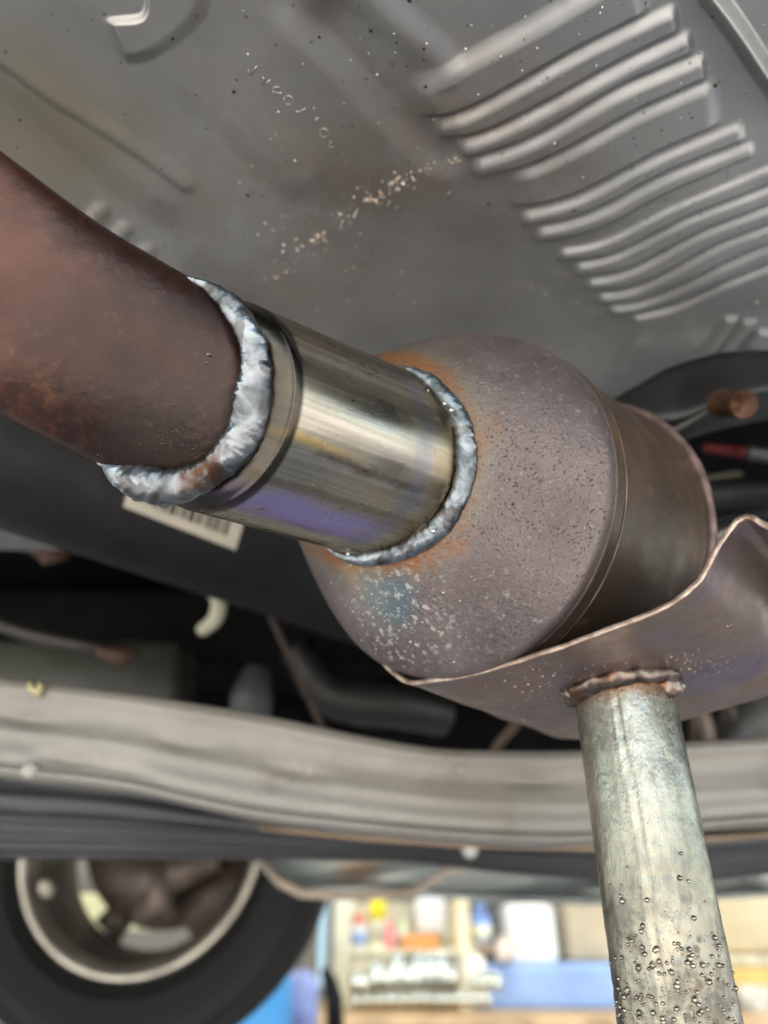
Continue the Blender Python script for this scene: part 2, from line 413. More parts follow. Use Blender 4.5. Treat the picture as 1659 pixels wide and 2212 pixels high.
from mathutils.bvhtree import BVHTree
def bvh(o):
    off = wloc(o); me = o.data
    return BVHTree.FromPolygons([v.co + off for v in me.vertices], [tuple(p.vertices) for p in me.polygons])
def hit(tree, px, py):
    r = ray(px, py).normalized(); p, n, i, d = tree.ray_cast(Vector((0, 0, 0)), r)
    if p is None: return None, None
    if n.dot(r) > 0: n = -n
    return p, n
def curve_px(pts, n): return interp(pts, n)
def spatter(mb, tree, px, py, r_px, flat=.75):
    p, n = hit(tree, px, py)
    if p is None: return
    r = r_px * (p.dot(FWD)) / FPX
    mb.ico(p + n * r * .25, r, .12, (1, 1, flat))
def bead(mb, path, plane, n=160, lump=.22, ripple=42, seed=0, flat=1.0, fwd=.0):
    """weld bead: a closed lumpy tube through photo points (px, py, half-width px) on a plane"""
    P, nrm = plane; K = list(path); K = K + [K[0]]
    rows = interp(K, n + 1)[:-1]
    C = [on_plane(r[0], r[1], P, nrm) * (1 - fwd) for r in rows]; m = 20
    vs = []; fs = []
    for i, c in enumerate(C):
        t = (C[(i + 1) % n] - C[i - 1]).normalized(); view = (-c).normalized()
        w = t.cross(view).normalized(); u = w.cross(t).normalized()
        rad = rows[i][2] * c.dot(FWD) / FPX
        for k in range(m):
            a = 2 * math.pi * k / m; d = w * math.cos(a) + u * math.sin(a)
            q = c + d * rad
            nz = mn.noise(q * 260 + Vector((seed, 0, 0))) * lump + mn.noise(q * 90 + Vector((0, seed, 3))) * lump * 1.3 + mn.noise(q * 700) * .07
            saw = ((i / n * ripple + .8 * math.cos(a) + .5 * mn.noise(c * 120)) % 1.0) * .075
            vs.append(c + (w * math.cos(a) + u * math.sin(a) * flat) * rad * (1 + nz + saw))
    for i in range(n):
        for k in range(m):
            a = i * m + k; b = i * m + (k + 1) % m; j = (i + 1) % n
            fs.append((a, b, j * m + (k + 1) % m, j * m + k))
    return mb.add(vs, fs)
def ring_px(key, angs, wpx, off=0):
    """points of a loft ring as photo pixels"""
    C, Rr, m, e2, n = ring_frame(*key); out = []
    for a in angs:
        p = C + (m * math.cos(R_(a)) + e2 * math.sin(R_(a))) * (Rr + off)
        d = p.dot(FWD); out.append((W_ / 2 + p.dot(RGT) / d * FPX, H_ / 2 - p.dot(UPV) / d * FPX, wpx))
    return out

# ================================================================== SETTING
floor = MB().add([(-40, -30, -1.3), (40, -30, -1.3), (40, 60, -1.3), (-40, 60, -1.3)], [(0, 1, 2, 3)]).build('workshop_floor', None, None, False)
fm = Mt('concrete_floor', .6, 0, (.4, .4, .4))
fm.set('Base Color', fm.mix((.40, .38, .35), (.54, .515, .475), fm.rng(fm.noise(1.5, 8), .3, .7))); floor.data.materials.clear(); floor.data.materials.append(fm.m)
tag(floor, kind='structure')

shade_roof = MB().box((0, .45, 2.66), (16, 9.1, .12)).build('added_shade_roof', simple('shade_roof_sheet', (.45, .44, .42), .7), None, False); tag(shade_roof, kind='structure')  # unseen slab added to keep direct sun off the shelves and floor
# ================================================================== HEAT SHIELD over everything
SH = .260
def cr(x, y): return (777.6 + .5312 * x, .5312 * y)
# light facing flank lines of the pressed corrugations, traced in a crop of the photograph
FL = [[(90, 392), (300, 312), (450, 232), (700, 98), (900, -22), (1150, -165)],
      [(230, 530), (420, 470), (600, 380), (900, 210), (1300, 15)],
      [(310, 610), (520, 550), (700, 465), (1000, 300), (1360, 120)],
      [(400, 680), (600, 620), (760, 545), (1060, 370), (1420, 215)],
      [(460, 755), (680, 700), (850, 620), (1150, 455), (1470, 315)],
      [(590, 885), (760, 855), (920, 800), (1200, 650), (1570, 490)],
      [(650, 950), (830, 920), (1000, 855), (1250, 720), (1620, 570)],
      [(750, 1035), (930, 1005), (1060, 955), (1300, 830), (1659, 680), (1800, 620)],
      [(800, 1090), (980, 1065), (1130, 1005), (1350, 890), (1659, 770), (1800, 710)],
      [(860, 1150), (1030, 1130), (1180, 1070), (1400, 950), (1659, 850), (1800, 795)],
      [(905, 1205), (1080, 1190), (1230, 1130), (1450, 1010), (1659, 930), (1800, 875)],
      [(950, 1255), (1120, 1240), (1280, 1185), (1480, 1085), (1659, 1010), (1800, 955)],
      [(1000, 1305), (1150, 1285), (1300, 1245), (1480, 1160), (1659, 1090), (1800, 1030)]]
DSH = {1: 40, 2: 37, 3: 37, 4: 34, 5: 38, 6: 33, 8: 26, 9: 26, 10: 25, 11: 24, 12: 24}
def shifted(k): return [(x - 5, y - DSH[k]) for x, y in FL[k]]
BEADS = [(FL[k], shifted(k + 1)) for k in (0, 1, 2, 3, 4, 5, 7, 8, 9, 10, 11)] + [(FL[6], [(700, 985), (860, 958), (1010, 905), (1270, 765), (1630, 610)])]
SMALL = [([(1255, 1500), (1375, 1430), (1450, 1330), (1490, 1250)], [(1290, 1520), (1410, 1450), (1490, 1350), (1540, 1262)]),
         ([(1425, 1450), (1510, 1350), (1575, 1260)], [(1470, 1460), (1550, 1370), (1620, 1280)]),
         ([(1540, 1430), (1600, 1360), (1650, 1320)], [(1580, 1440), (1640, 1380), (1690, 1340)])]
NX, NY = 760, 470
gx = np.linspace(-330, 1990, NX); gy = np.linspace(-230, 1190, NY)
PX, PY = np.meshgrid(gx, gy)
rx = (PX - W_ / 2) / FPX; ru = (H_ / 2 - PY) / FPX
ry_ = cp - sp * ru; rz_ = sp + cp * ru
tt = SH / rz_
GX = rx * tt; GY = ry_ * tt
DZ = np.zeros_like(GX)
def seg_dist(poly):
    best = np.full(GX.shape, 9.0); tpar = np.zeros_like(GX); sg = np.ones_like(GX)
    L = [0]
    for a, b in zip(poly[:-1], poly[1:]): L.append(L[-1] + math.hypot(b[0] - a[0], b[1] - a[1]))
    for i, (a, b) in enumerate(zip(poly[:-1], poly[1:])):
        vx, vy = b[0] - a[0], b[1] - a[1]; l2 = vx * vx + vy * vy + 1e-12
        t = np.clip(((GX - a[0]) * vx + (GY - a[1]) * vy) / l2, 0, 1)
        d = np.hypot(GX - a[0] - t * vx, GY - a[1] - t * vy)
        m = d < best; best[m] = d[m]; tpar[m] = (L[i] + t[m] * math.sqrt(l2))
        cz = vx * (GY - a[1]) - vy * (GX - a[0]); sg[m] = np.sign(cz[m])
    return best, tpar, L[-1], sg
def poly_z(pts, n=26):
    c = interp([p for p in pts], n); return [tuple(on_z(p[0], p[1], SH)[:2]) for p in c]
def bulge(pts_px, hw_px, h, flat=0, sign=-1):
    global DZ
    poly = poly_z(pts_px); mid = on_z(pts_px[len(pts_px) // 2][0], pts_px[len(pts_px) // 2][1], SH)
    w = hw_px * mid.dot(FWD) / FPX
    d, t, L, sg = seg_dist(poly)
    if True:
        prof = np.clip(1 - d / (w * 1.15), 0, 1); prof = prof * prof * (3 - 2 * prof)
    DZ = DZ + sign * h * prof
def sstep(x): x = np.clip(x, 0, 1); return x * x * (3 - 2 * x)
def corrugation(B, D, h, fw_px, fr_px=9, ea=20, eb=22):
    """sheet pressed down between flank line B (facing the light) and flank line D"""
    global DZ
    pb = poly_z([cr(*p) for p in B]); pd = poly_z([cr(*p) for p in D]); sc = on_z(*cr(*B[len(B) // 2]), SH).dot(FWD) / FPX
    db, tb, Lb, sb = seg_dist(pb); dd, td, Ld, sd_ = seg_dist(pd); fw = fw_px * sc; e0, e1 = ea * sc, eb * sc
    mixs = lambda x: .35 * sstep(x) + .65 * (np.clip(x, 0, 1) * .94 + .03 * (np.tanh((x - .5) * 9) + 1))
    up = mixs(db * sb / fw + .5); dn_ = mixs(dd * sd_ / (fr_px * sc) + .5)
    tap = sstep(tb / e0) * sstep((Lb - tb) / e1) * sstep(td / e0) * sstep((Ld - td) / e1)
    DZ = DZ - h * up * (1 - dn_) * tap
for k, (B, D) in enumerate(BEADS): corrugation(B, D, *((.0036, 44, 20, 70, 40) if k == 0 else (.0030, 28, 18, 70, 40) if k == 4 else (.0030, 27, 18, 28, 22) if k < 4 else (.0026, 22, 15, 26, 22) if k in (5, 11) else (.0024, 18, 12, 24, 22)))
for B, D in SMALL: corrugation(B, D, .0028, 15, 12)
B = FL[12]; corrugation(B, [(x + 60, y + 190) for x, y in B], .0024, 15, 150)
# pressed pad top left, tunnel edges and creases
inv = lambda pts: [((x - 777.6) / .5312, y / .5312) for x, y in pts]
corrugation(inv([(205, 38), (255, 36), (300, 34), (316, 20), (318, -20), (320, -70)]), inv([(250, 128), (300, 118), (345, 98), (395, 66), (428, 30), (440, -10), (446, -70)]), .0026, 12, 34, 50, 10)
bulge([(-80, 60), (0, 125), (140, 225), (280, 310), (400, 395)], 30, .0013)
bulge([(-120, 180), (60, 300), (220, 430), (330, 500)], 90, -.003)
bulge([(120, -60), (330, 110), (520, 260), (640, 380)], 80, .0022)
bulge([(640, 0), (760, 110), (860, 230), (960, 330)], 70, -.0022)
bulge([(740, -60), (860, 50), (960, 140)], 50, .002)
bulge([(1500, -60), (1590, 60), (1700, 230)], 22, .007)
for k, (x, y) in enumerate([(212, 462), (262, 502), (312, 545), (365, 590)]): bulge([(x - 22, y + 26), (x + 6, y - 2)], 24, .0022)
# soft unevenness of thin pressed sheet
def vnoise(X, Y, s, seed):
    r = np.random.default_rng(seed); T = r.random((64, 64))
    x = (X * s) % 64; y = (Y * s) % 64; xi = x.astype(int); yi = y.astype(int); fx = x - xi; fy = y - yi
    fx = fx * fx * (3 - 2 * fx); fy = fy * fy * (3 - 2 * fy); a = lambda i, j: T[(yi + j) % 64, (xi + i) % 64]
    return (a(0, 0) * (1 - fx) + a(1, 0) * fx) * (1 - fy) + (a(0, 1) * (1 - fx) + a(1, 1) * fx) * fy - .5
DZ += vnoise(GX + 5, GY + 5, 14, 1) * .0030 + vnoise(GX + 5, GY + 5, 60, 2) * .0007 + vnoise(GX + 5, GY + 5, 190, 3) * .00015
GZ = SH + DZ
KEEP = ~((PX > 1290) & (PY > np.interp(PX, [1290, 1380, 1470, 1570, 1680, 2000], [925, 880, 845, 825, 815, 810])))
me = bpy.data.meshes.new('heat_shield')
co = np.stack([GX, GY, GZ], -1).reshape(-1, 3).astype(np.float32)
idx = np.arange(NX * NY).reshape(NY, NX)
q = np.stack([idx[:-1, :-1], idx[1:, :-1], idx[1:, 1:], idx[:-1, 1:]], -1).reshape(-1, 4).astype(np.int32)
q = q[KEEP.ravel()[q].all(1)]
me.vertices.add(len(co)); me.vertices.foreach_set('co', co.ravel())
me.loops.add(q.size); me.loops.foreach_set('vertex_index', q.ravel())
me.polygons.add(len(q)); me.polygons.foreach_set('loop_start', np.arange(0, q.size, 4, dtype=np.int32)); me.polygons.foreach_set('loop_total', np.full(len(q), 4, dtype=np.int32))
me.update(calc_edges=True); me.validate()
M_SHIELD = mat_shield()
shield = link('heat_shield', me, M_SHIELD, None)
tag(shield, 'large grey pressed metal heat shield with rows of parallel ribs above the exhaust', 'heat shield')
def shield_pt(px, py, dz=0): 
    p = on_z(px, py, SH); z = SH
    for _ in range(2):
        i = int(np.clip((py - gy[0]) / (gy[1] - gy[0]), 0, NY - 1)); j = int(np.clip((px - gx[0]) / (gx[1] - gx[0]), 0, NX - 1))
        z = GZ[i, j]
    return on_z(px, py, float(z) - dz)
M_STAMP = simple('stamped_edge_metal', (.42, .41, .39), .3, .8, .1)
STR = [[[(637, 148), (632, 156), (623, 166)]], [[(650, 172), (652, 178), (650, 188)], [(651, 190), (659, 184), (666, 178)]],
       [[(669, 199), (674, 194), (681, 194), (686, 197)], [(689, 206), (685, 208), (672, 206), (669, 201)]],
       [[(694, 217), (700, 213), (708, 213), (713, 220), (712, 227), (706, 232), (698, 231), (693, 225), (694, 217)]],
       [[(718, 240), (722, 246), (738, 236)]],
       [[(767, 286), (782, 276)]],
       [[(790, 298), (796, 292), (804, 293), (810, 301), (806, 308), (798, 311), (791, 305), (790, 298)]],
       [[(817, 315), (813, 323), (808, 328), (822, 327)]]]
dxy = {0: (-86, -12), 1: (-86, -12), 2: (-84, -12), 3: (-84, -12), 4: (-82, -8), 5: (-98, -28), 6: (-104, -20), 7: (-106, -16)}
for g, strokes in enumerate(STR):
    mb = MB()
    for st in strokes:
        pts = [shield_pt(x + dxy[g][0] + 4, y + dxy[g][1] + 6, .0001) for x, y in st]
        mb.tube(pts, .00026, 6)
    mb.build('stamped_character', M_STAMP, shield)
# grit stuck to the shield
M_GRIT = simple('pale_grit', (.50, .40, .30), .5, .1, .5, 400); M_GRIT2 = simple('grey_grit', (.60, .58, .54), .35, .3, .4, 400)
g1 = MB(); g2 = MB()
cl = [(600, 590, 30, 45, 20), (690, 515, 24, 20, 18), (620, 560, 60, 50, 14), (740, 465, 45, 30, 22), (790, 430, 34, 12, 14), (850, 400, 46, 22, 34), (905, 370, 60, 18, 24), (980, 345, 40, 18, 14), (700, 480, 160, 90, 34)]
for cx, cy, sx, sy, n in cl:
    for k in range(n):
        x = cx + random.gauss(0, .5) * sx; y = cy + random.gauss(0, .5) * sy + (cx - x) * .45
        r = random.choice((1.2, 1.6, 2, 2.6, 3.4, 5)) * .52 * .4 / FPX
        (g1 if random.random() < .55 else g2).ico(shield_pt(x, y, .0002), r, .35, (1, 1, .7))
for x, y in ((688, 512), (700, 505), (676, 520), (870, 397), (858, 408), (845, 396), (790, 432), (800, 431), (812, 433), (598, 600), (618, 588)):
    (g1 if x < 830 else g2).ico(shield_pt(x, y, .0002), .0010, .4, (1.2, .9, .7))
for k in range(150):
    g2.ico(shield_pt(random.uniform(500, 1659), random.uniform(0, 860), .0001), random.uniform(.0002, .00045), .3)
g1.build('grit', M_GRIT, shield, False)['kind'] = 'stuff'; g2.build('grit', M_GRIT2, shield, False)['kind'] = 'stuff'
M_TAR = simple('black_speck', (.015, .013, .012), .4)
mb = MB()
for x, y in ((373, 84), (916, 106), (920, 187), (885, 0), (800, 65), (858, 92), (690, 80), (505, 198), (895, 380), (1240, 455), (1055, 440), (1540, 35), (1545, 185), (536, 422), (940, 240), (42, 260)):
    mb.ico(shield_pt(x, y, .0001), random.uniform(.0005, .0009), .3, (1, 1, .5))
for k in range(50): mb.ico(shield_pt(random.uniform(0, 1659), random.uniform(0, 700), .0001), random.uniform(.0002, .0004), .3, (1, 1, .5))
mb.build('tar_speck', M_TAR, shield)['kind'] = 'stuff'

# ================================================================== EXHAUST
ex = thing('exhaust_pipe', at(796, 993, .249), 'exhaust run of rusty pipe, shiny welded sleeve and fat round resonator', 'exhaust')
M_W1 = mat_weld('bright_weld_bead', (.175, .19, .205), (.04, .027, .022), .6); M_W2 = mat_weld('blue_grey_weld_bead', (.19, .22, .245), (.05, .035, .03), .6)
dn = lambda p, u, v: mn.noise(p * 30) * .0004 + mn.noise(p * 120) * .00008
rusty = loft('rusty_pipe', K_RUST, mat_rusty(), ex, 110, 160, dn)
stub = loft('sleeve', K_STUB, mat_stub(), ex, 110, 180, lambda p, u, v: mn.noise(p * 25) * .0002 + (.0001 if .16 < v < .30 else 0) * (1 if v < .285 else .3))
stub['label'] = 'clean shiny sleeve with purple and gold heat tint'
cap = loft('resonator_end_cap', K_CAP, mat_cap(), ex, 120, 200, lambda p, u, v: mn.noise(p * 22) * .0006 + mn.noise(p * 400) * .00006 - .0009 * math.exp(-((v - .965) / .012) ** 2))
K_BODY = [(966, 1085, .2775, 375, .78, 24), (984, 1094, .2825, 377, .78, 24), (996, 1100, .286, 367, .78, 24.5), (1058, 1130, .299, 356, .78, 25), (1132, 1161, .314, 341, .78, 26), (1172, 1180, .323, 332, .78, 26.5), (1183, 1186, .326, 334, .78, 27), (1194, 1192, .329, 343, .78, 27), (1206, 1198, .333, 332, .78, 27), (1270, 1228, .35, 285, .78, 27), (1350, 1268, .37, 190, .78, 28), (1400, 1293, .38, 105, .78, 28), (1620, 1400, .44, 95, .78, 28)]
M_BODY = mat_body()
body = loft('resonator_body', K_BODY, M_BODY, ex, 150, 160, lambda p, u, v: mn.noise(p * 22) * .0006 + mn.noise(p * 140) * .0001, lin=True)
# crimped seam line and the far weld ring
def planeof(key): C, Rr, m, e2, n = ring_frame(*key); return C, n
mb = MB(); bead(mb, ring_px((989, 1097, .284, 374, .78, 24), range(0, 360, 15), 2.2), planeof((989, 1097, .284, 374, .78, 24)), 240, .35, 0, 4)
mb.build('crimp_seam', simple('seam_metal', (.13, .09, .07), .4, .6, .5, 90), ex)
kf = (1193, 1192, .3288, 342, .78, 27)
mb = MB(); bead(mb, ring_px(kf, range(0, 360, 15), 10), planeof(kf), 240, .18, 90, 5)
mb.build('weld_bead', simple('old_rusty_weld', (.17, .115, .105), .45, .4, .4, 120, .5), ex)
# first joint
W1 = [(410, 603, 5), (450, 620, 12), (494, 655, 21), (528, 705, 28), (549, 762, 32), (552, 820, 35), (544, 885, 38), (524, 945, 37), (490, 995, 34), (446, 1028, 33), (396, 1046, 36), (345, 1048, 40), (298, 1040, 36), (258, 1022, 26), (230, 1004, 13), (213, 994, 6), (170, 930, 5), (140, 850, 5), (150, 760, 5), (200, 690, 5), (290, 625, 5), (360, 603, 5)]
mb = MB(); bead(mb, W1, planeof((318, 804, .204, 224, .86, 24)), 520, .15, 44, 1, .45, .002)
mb.build('weld_bead', M_W1, ex)['label'] = 'wide bright silver weld bead at the bend'
# second joint
W2 = [(860, 794, 5), (898, 806, 12), (936, 832, 18), (970, 870, 20), (994, 908, 20), (1005, 952, 21), (1007, 1002, 22), (997, 1058, 22), (974, 1106, 21), (938, 1150, 22), (896, 1179, 21), (853, 1197, 19), (808, 1206, 17), (765, 1207, 12), (728, 1196, 6), (700, 1174, 4), (640, 1110, 4), (605, 1010, 4), (620, 900, 4), (690, 810, 4), (780, 780, 4)]
mb = MB(); bead(mb, W2, planeof((806, 998, .2495, 209, .91, 20.2)), 520, .13, 46, 2, .5, .012)
mb.build('weld_bead', M_W2, ex)['label'] = 'narrow blue grey weld bead against the resonator'
# spatter on cap, pipe and sleeve
T_cap, T_rust, T_stub, T_body = bvh(cap), bvh(rusty), bvh(stub), bvh(body)
M_SP = simple('spatter_metal', (.62, .60, .56), .25, .9, .3, 300)
mb = MB()
for k in range(170):
    a = random.gauss(0, 1); b = random.gauss(0, 1)
    spatter(mb, T_cap, 835 + a * 55 + 14, 1325 + b * 42, random.choice((1, 1.3, 1.7, 2.4)))
for k in range(70): spatter(mb, T_cap, random.uniform(720, 1300), random.uniform(1000, 1430), random.choice((.7, .9, 1.1)))
for x, y in ((958, 1280), (888, 1386), (900, 1392), (760, 1220)): spatter(mb, T_cap, x, y, 4)
mb.build('spatter', M_SP, ex)['kind'] = 'stuff'
mb = MB()
for k in range(110):
    spatter(mb, T_rust, random.gauss(400, 70), random.gauss(965, 38), random.choice((.7, .9, 1.3, 1.8)))
for x, y, r in ((450, 768, 8), (446, 786, 5), (459, 745, 4), (500, 902, 3), (505, 858, 3)): spatter(mb, T_rust, x, y, r, .15)
mb.build('spatter', simple('dark_spatter', (.16, .13, .11), .3, .7, .6, 200), ex)['kind'] = 'stuff'
mb = MB()
for x, y, r in ((890, 817, 4), (900, 826, 5), (912, 835, 4), (960, 872, 5), (975, 886, 6), (925, 843, 3), (752, 1197, 5), (770, 828, 2), (935, 1148, 6)): 
    p = on_plane(x, y, *planeof((806, 998, .2495, 209, .91, 20.2))) * .97
    mb.ico(p, r * .24 / FPX, .15, sub=2)
mb.build('spatter', M_SP, ex)['kind'] = 'stuff'

# ================================================================== SUPPORT STAND
WD = Vector(at(2322, 1987, 1)); WD.z = 0; WD.normalize(); PD = Vector((WD.y, -WD.x, 0))
P0 = at(1000, 1467, .246)
EDGE = [(797, 1390), (806, 1408), (826, 1436), (852, 1462), (880, 1477), (920, 1478), (1000, 1467), (1100, 1439), (1200, 1408), (1300, 1373), (1400, 1332), (1470, 1297), (1510, 1262), (1538, 1222), (1568, 1168), (1590, 1134), (1612, 1123), (1636, 1132), (1680, 1160), (1740, 1200)]
EP = [on_plane(x, y, P0, WD) for x, y in interp(EDGE, 110)]
def plate_z(p):
    s = p.dot(PD); ss = [q.dot(PD) for q in EP]; zz = [q.z for q in EP]
    o = np.argsort(ss); return float(np.interp(s, np.array(ss)[o], np.array(zz)[o]))
pc = on_z(1345, 1488, .079)
for _ in range(6): pc = on_z(1345, 1488, plate_z(pc))
PZ = pc.z; PR = .0175
st = thing('support_stand', (pc.x, pc.y, -1.3), 'galvanised post with bent steel saddle plate propping up the resonator', 'stand')
def plate():
    Wd, Th, n = .113, .0019, len(EP); vs = []; fs = []; cols = 26; secs = []
    for j in range(cols + 1):
        for i, p in enumerate(EP):
            t = (EP[min(i + 1, n - 1)] - EP[max(i - 1, 0)]).normalized(); up = t.cross(WD); up = up if up.z > 0 else -up
            sh = mn.noise(Vector((i * .11, j * .3, 2))) * .0007
            w = Wd * j / cols
            edge = .0005 * mn.noise(Vector((i * .35, 0, 0))) if j == 0 else 0
            b = p + WD * (w + edge) + up * sh; secs.append((b, b + up * Th))
    m = n; B = lambda j, i: (j * m + i) * 2
    for b, t in secs: vs += [b, t]
    for j in range(cols):
        for i in range(n - 1):
            fs.append((B(j, i), B(j, i + 1), B(j + 1, i + 1), B(j + 1, i)))
            fs.append((B(j, i) + 1, B(j + 1, i) + 1, B(j + 1, i + 1) + 1, B(j, i + 1) + 1))
    for j in range(cols):
        for i in (0, n - 1): fs.append((B(j, i), B(j + 1, i), B(j + 1, i) + 1, B(j, i) + 1))
    for i in range(n - 1): fs.append((B(cols, i), B(cols, i + 1), B(cols, i + 1) + 1, B(cols, i) + 1))
    return MB().add(vs, fs), [(secs[i]) for i in range(n)]
pm, sec0 = plate(); saddle = pm.build('saddle_plate', mat_saddle(), st)
mb = MB(); vs = []; fs = []; n = len(sec0)      # the sheared front edge, a little proud and rounded
for i, (b, t) in enumerate(sec0):
    c = (b + t) / 2; u = (t - b).normalized(); h = (t - b).length / 2
    for k in range(8):
        a = math.pi * k / 7; vs.append(c - u * math.cos(a) * h * 1.02 - WD * (math.sin(a) * h * .55 * (1 + .4 * mn.noise(c * 300 + Vector((k, 0, 0))))) + WD * .0002)
for i in range(n - 1):
    for k in range(7): a = i * 8 + k; fs.append((a, a + 1, a + 9, a + 8))
mb.add(vs, fs).build('cut_edge', mat_edge(), saddle)
# pole
rows = np.concatenate([np.linspace(PZ + .001, -.10, 190), np.linspace(-.12, -1.29, 12)]); m = 110; vs = []; fs = []
drops = [(random.uniform(-.1, math.pi + .1), random.uniform(-.09, -.001), random.uniform(.0007, .0017)) for _ in range(130)]
seam_a = None
for z in rows:
    for k in range(m):
        a = -2 * math.pi * k / m; d = Vector((math.cos(a), math.sin(a), 0)); p = Vector((pc.x, pc.y, z)) + d * PR
        h = mn.noise(p * 60) * .00018
        if z > -.11:
            kz = min(1, max(0, (.03 - z) / .05)); h += kz * (mn.noise(p * 330) * .00028 + abs(mn.noise(p * 150)) * .00035)
        seam = a + 2 * math.pi * .325 - 0.03 * math.sin(z * 60)
        h += -.0009 * math.exp(-(seam / .035) ** 2) + .00045 * math.exp(-((seam + .06) / .035) ** 2)
        vs.append(p + d * h)
for i in range(len(rows) - 1):
    for k in range(m): a = i * m + k; b = i * m + (k + 1) % m; fs.append((a, b, b + m, a + m))
pole = MB().add(vs, fs).build('pole', mat_pole(), st)
mb = MB(); mb.revolve([(-.0, 0.0), (0, .14), (.006, .146), (.012, .14), (.014, .03), (.03, .026), (.03, 0)], (pc.x, pc.y, -1.3), (0, 0, 1), 40)
mb.build('base_plate', simple('dark_base_steel', (.08, .08, .08), .5, .6), st)
# pole weld collar
mb = MB(); vs = []; fs = []; n = 150; mm = 14
for i in range(n):
    a = 2 * math.pi * i / n; d = Vector((math.cos(a), math.sin(a), 0)); c = Vector((pc.x, pc.y, 0)) + d * (PR + .0006); c.z = plate_z(c) - .0012
    for k in range(mm):
        b = 2 * math.pi * k / mm; o = d * math.cos(b) + Vector((0, 0, 1)) * math.sin(b)
        q = c + o * .0035; vs.append(c + o * (.0034 * (1 + .45 * mn.noise(q * 170) + .12 * mn.noise(q * 600))))
for i in range(n):
    for k in range(mm): j = (i + 1) % n; fs.append((i * mm + k, i * mm + (k + 1) % mm, j * mm + (k + 1) % mm, j * mm + k))
M_OLDW = mat_weld('oxidised_weld', (.17, .135, .115), (.13, .06, .03), .8)
mb.add(vs, fs)
T_plate, T_pole = bvh(saddle), bvh(pole)
mb.build('weld_bead', M_OLDW, st)
def lump(px, py, rpx, tree, sq=(1, 1, 1)):
    p, nn = hit(tree, px, py)
    bm = bmesh.new(); bmesh.ops.create_icosphere(bm, subdivisions=4, radius=1); r = rpx * p.dot(FWD) / FPX
    vs = []
    for v in bm.verts:
        q = Vector([v.co[i] * sq[i] for i in range(3)]) * r; s = 1 + .35 * mn.noise((p + q) * 180) + .1 * mn.noise((p + q) * 600); vs.append(p + q * s)
    fs = [[v.index for v in f.verts] for f in bm.faces]; bm.free(); return MB().add(vs, fs)
lump(1442, 1476, 32, T_pole, (1, .8, 1)).build('weld_tack', M_OLDW, st); lump(1226, 1492, 15, T_plate, (1, 1, 1.3)).build('weld_tack', M_OLDW, st)
mb = MB()
for x, y, r in ((1090, 1470, 4), (1112, 1482, 5), (1128, 1494, 4.5), (1140, 1478, 4), (1148, 1492, 3), (1172, 1460, 4), (1195, 1458, 4), (1100, 1452, 3), (1178, 1477, 3), (1186, 1474, 3), (1166, 1482, 3), (1162, 1500, 3), (1130, 1555, 4), (1128, 1568, 4),
                (1420, 1422, 3), (1440, 1428, 4), (1462, 1424, 4), (1478, 1432, 5), (1490, 1428, 4), (1488, 1444, 5), (1500, 1450, 4), (1512, 1442, 4), (1530, 1428, 3), (1450, 1418, 3), (1470, 1445, 4), (1543, 1434, 3), (1352, 1432, 3), (1306, 1440, 3), (1570, 1352, 4), (1578, 1350, 3)):
    spatter(mb, T_plate, x, y, r * .85, .9)
for k in range(80): spatter(mb, T_plate, random.gauss(1170, 70), random.gauss(1480, 28), random.uniform(.7, 2.0), .9)
for k in range(70): spatter(mb, T_plate, random.gauss(1490, 60), random.gauss(1430, 16), random.uniform(.7, 2.0), .9)
mb.build('spatter', simple('brown_spatter', (.36, .27, .22), .3, .8, .4, 300), st)['kind'] = 'stuff'
mb = MB()
for k in range(300):
    y = 2225 - abs(random.gauss(0, 1)) * 125; x = random.uniform(1300, 1620)
    spatter(mb, T_pole, x, y, random.choice((1.5, 2, 3, 3, 4, 5, 6.5)), .9)
for x, y in ((1420, 2050), (1410, 2085), (1450, 2100), (1462, 2130), (1380, 2090), (1355, 2140), (1500, 2160), (1490, 2070), (1530, 2120)): spatter(mb, T_pole, x, y, 8, .95)
for k in range(60): spatter(mb, T_pole, random.uniform(1300, 1620), random.uniform(1960, 2120), random.uniform(1, 2.4), .7)
mb.build('spatter', simple('pole_spatter', (.36, .32, .26), .25, .9, .5, 400), st)['kind'] = 'stuff'

# ================================================================== UNDERBODY BEHIND THE EXHAUST
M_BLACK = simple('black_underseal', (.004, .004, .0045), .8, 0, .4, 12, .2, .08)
M_DARK = simple('dark_plastic', (.008, .008, .009), .55, 0, .4, 20, .2, .2)
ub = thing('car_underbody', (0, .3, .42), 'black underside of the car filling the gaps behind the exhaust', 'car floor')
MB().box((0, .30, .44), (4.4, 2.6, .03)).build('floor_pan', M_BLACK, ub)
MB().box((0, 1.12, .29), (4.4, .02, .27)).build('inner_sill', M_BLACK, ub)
MB().box((.1, .93, .33), (3.6, .15, .10)).build('cross_member', M_BLACK, ub)

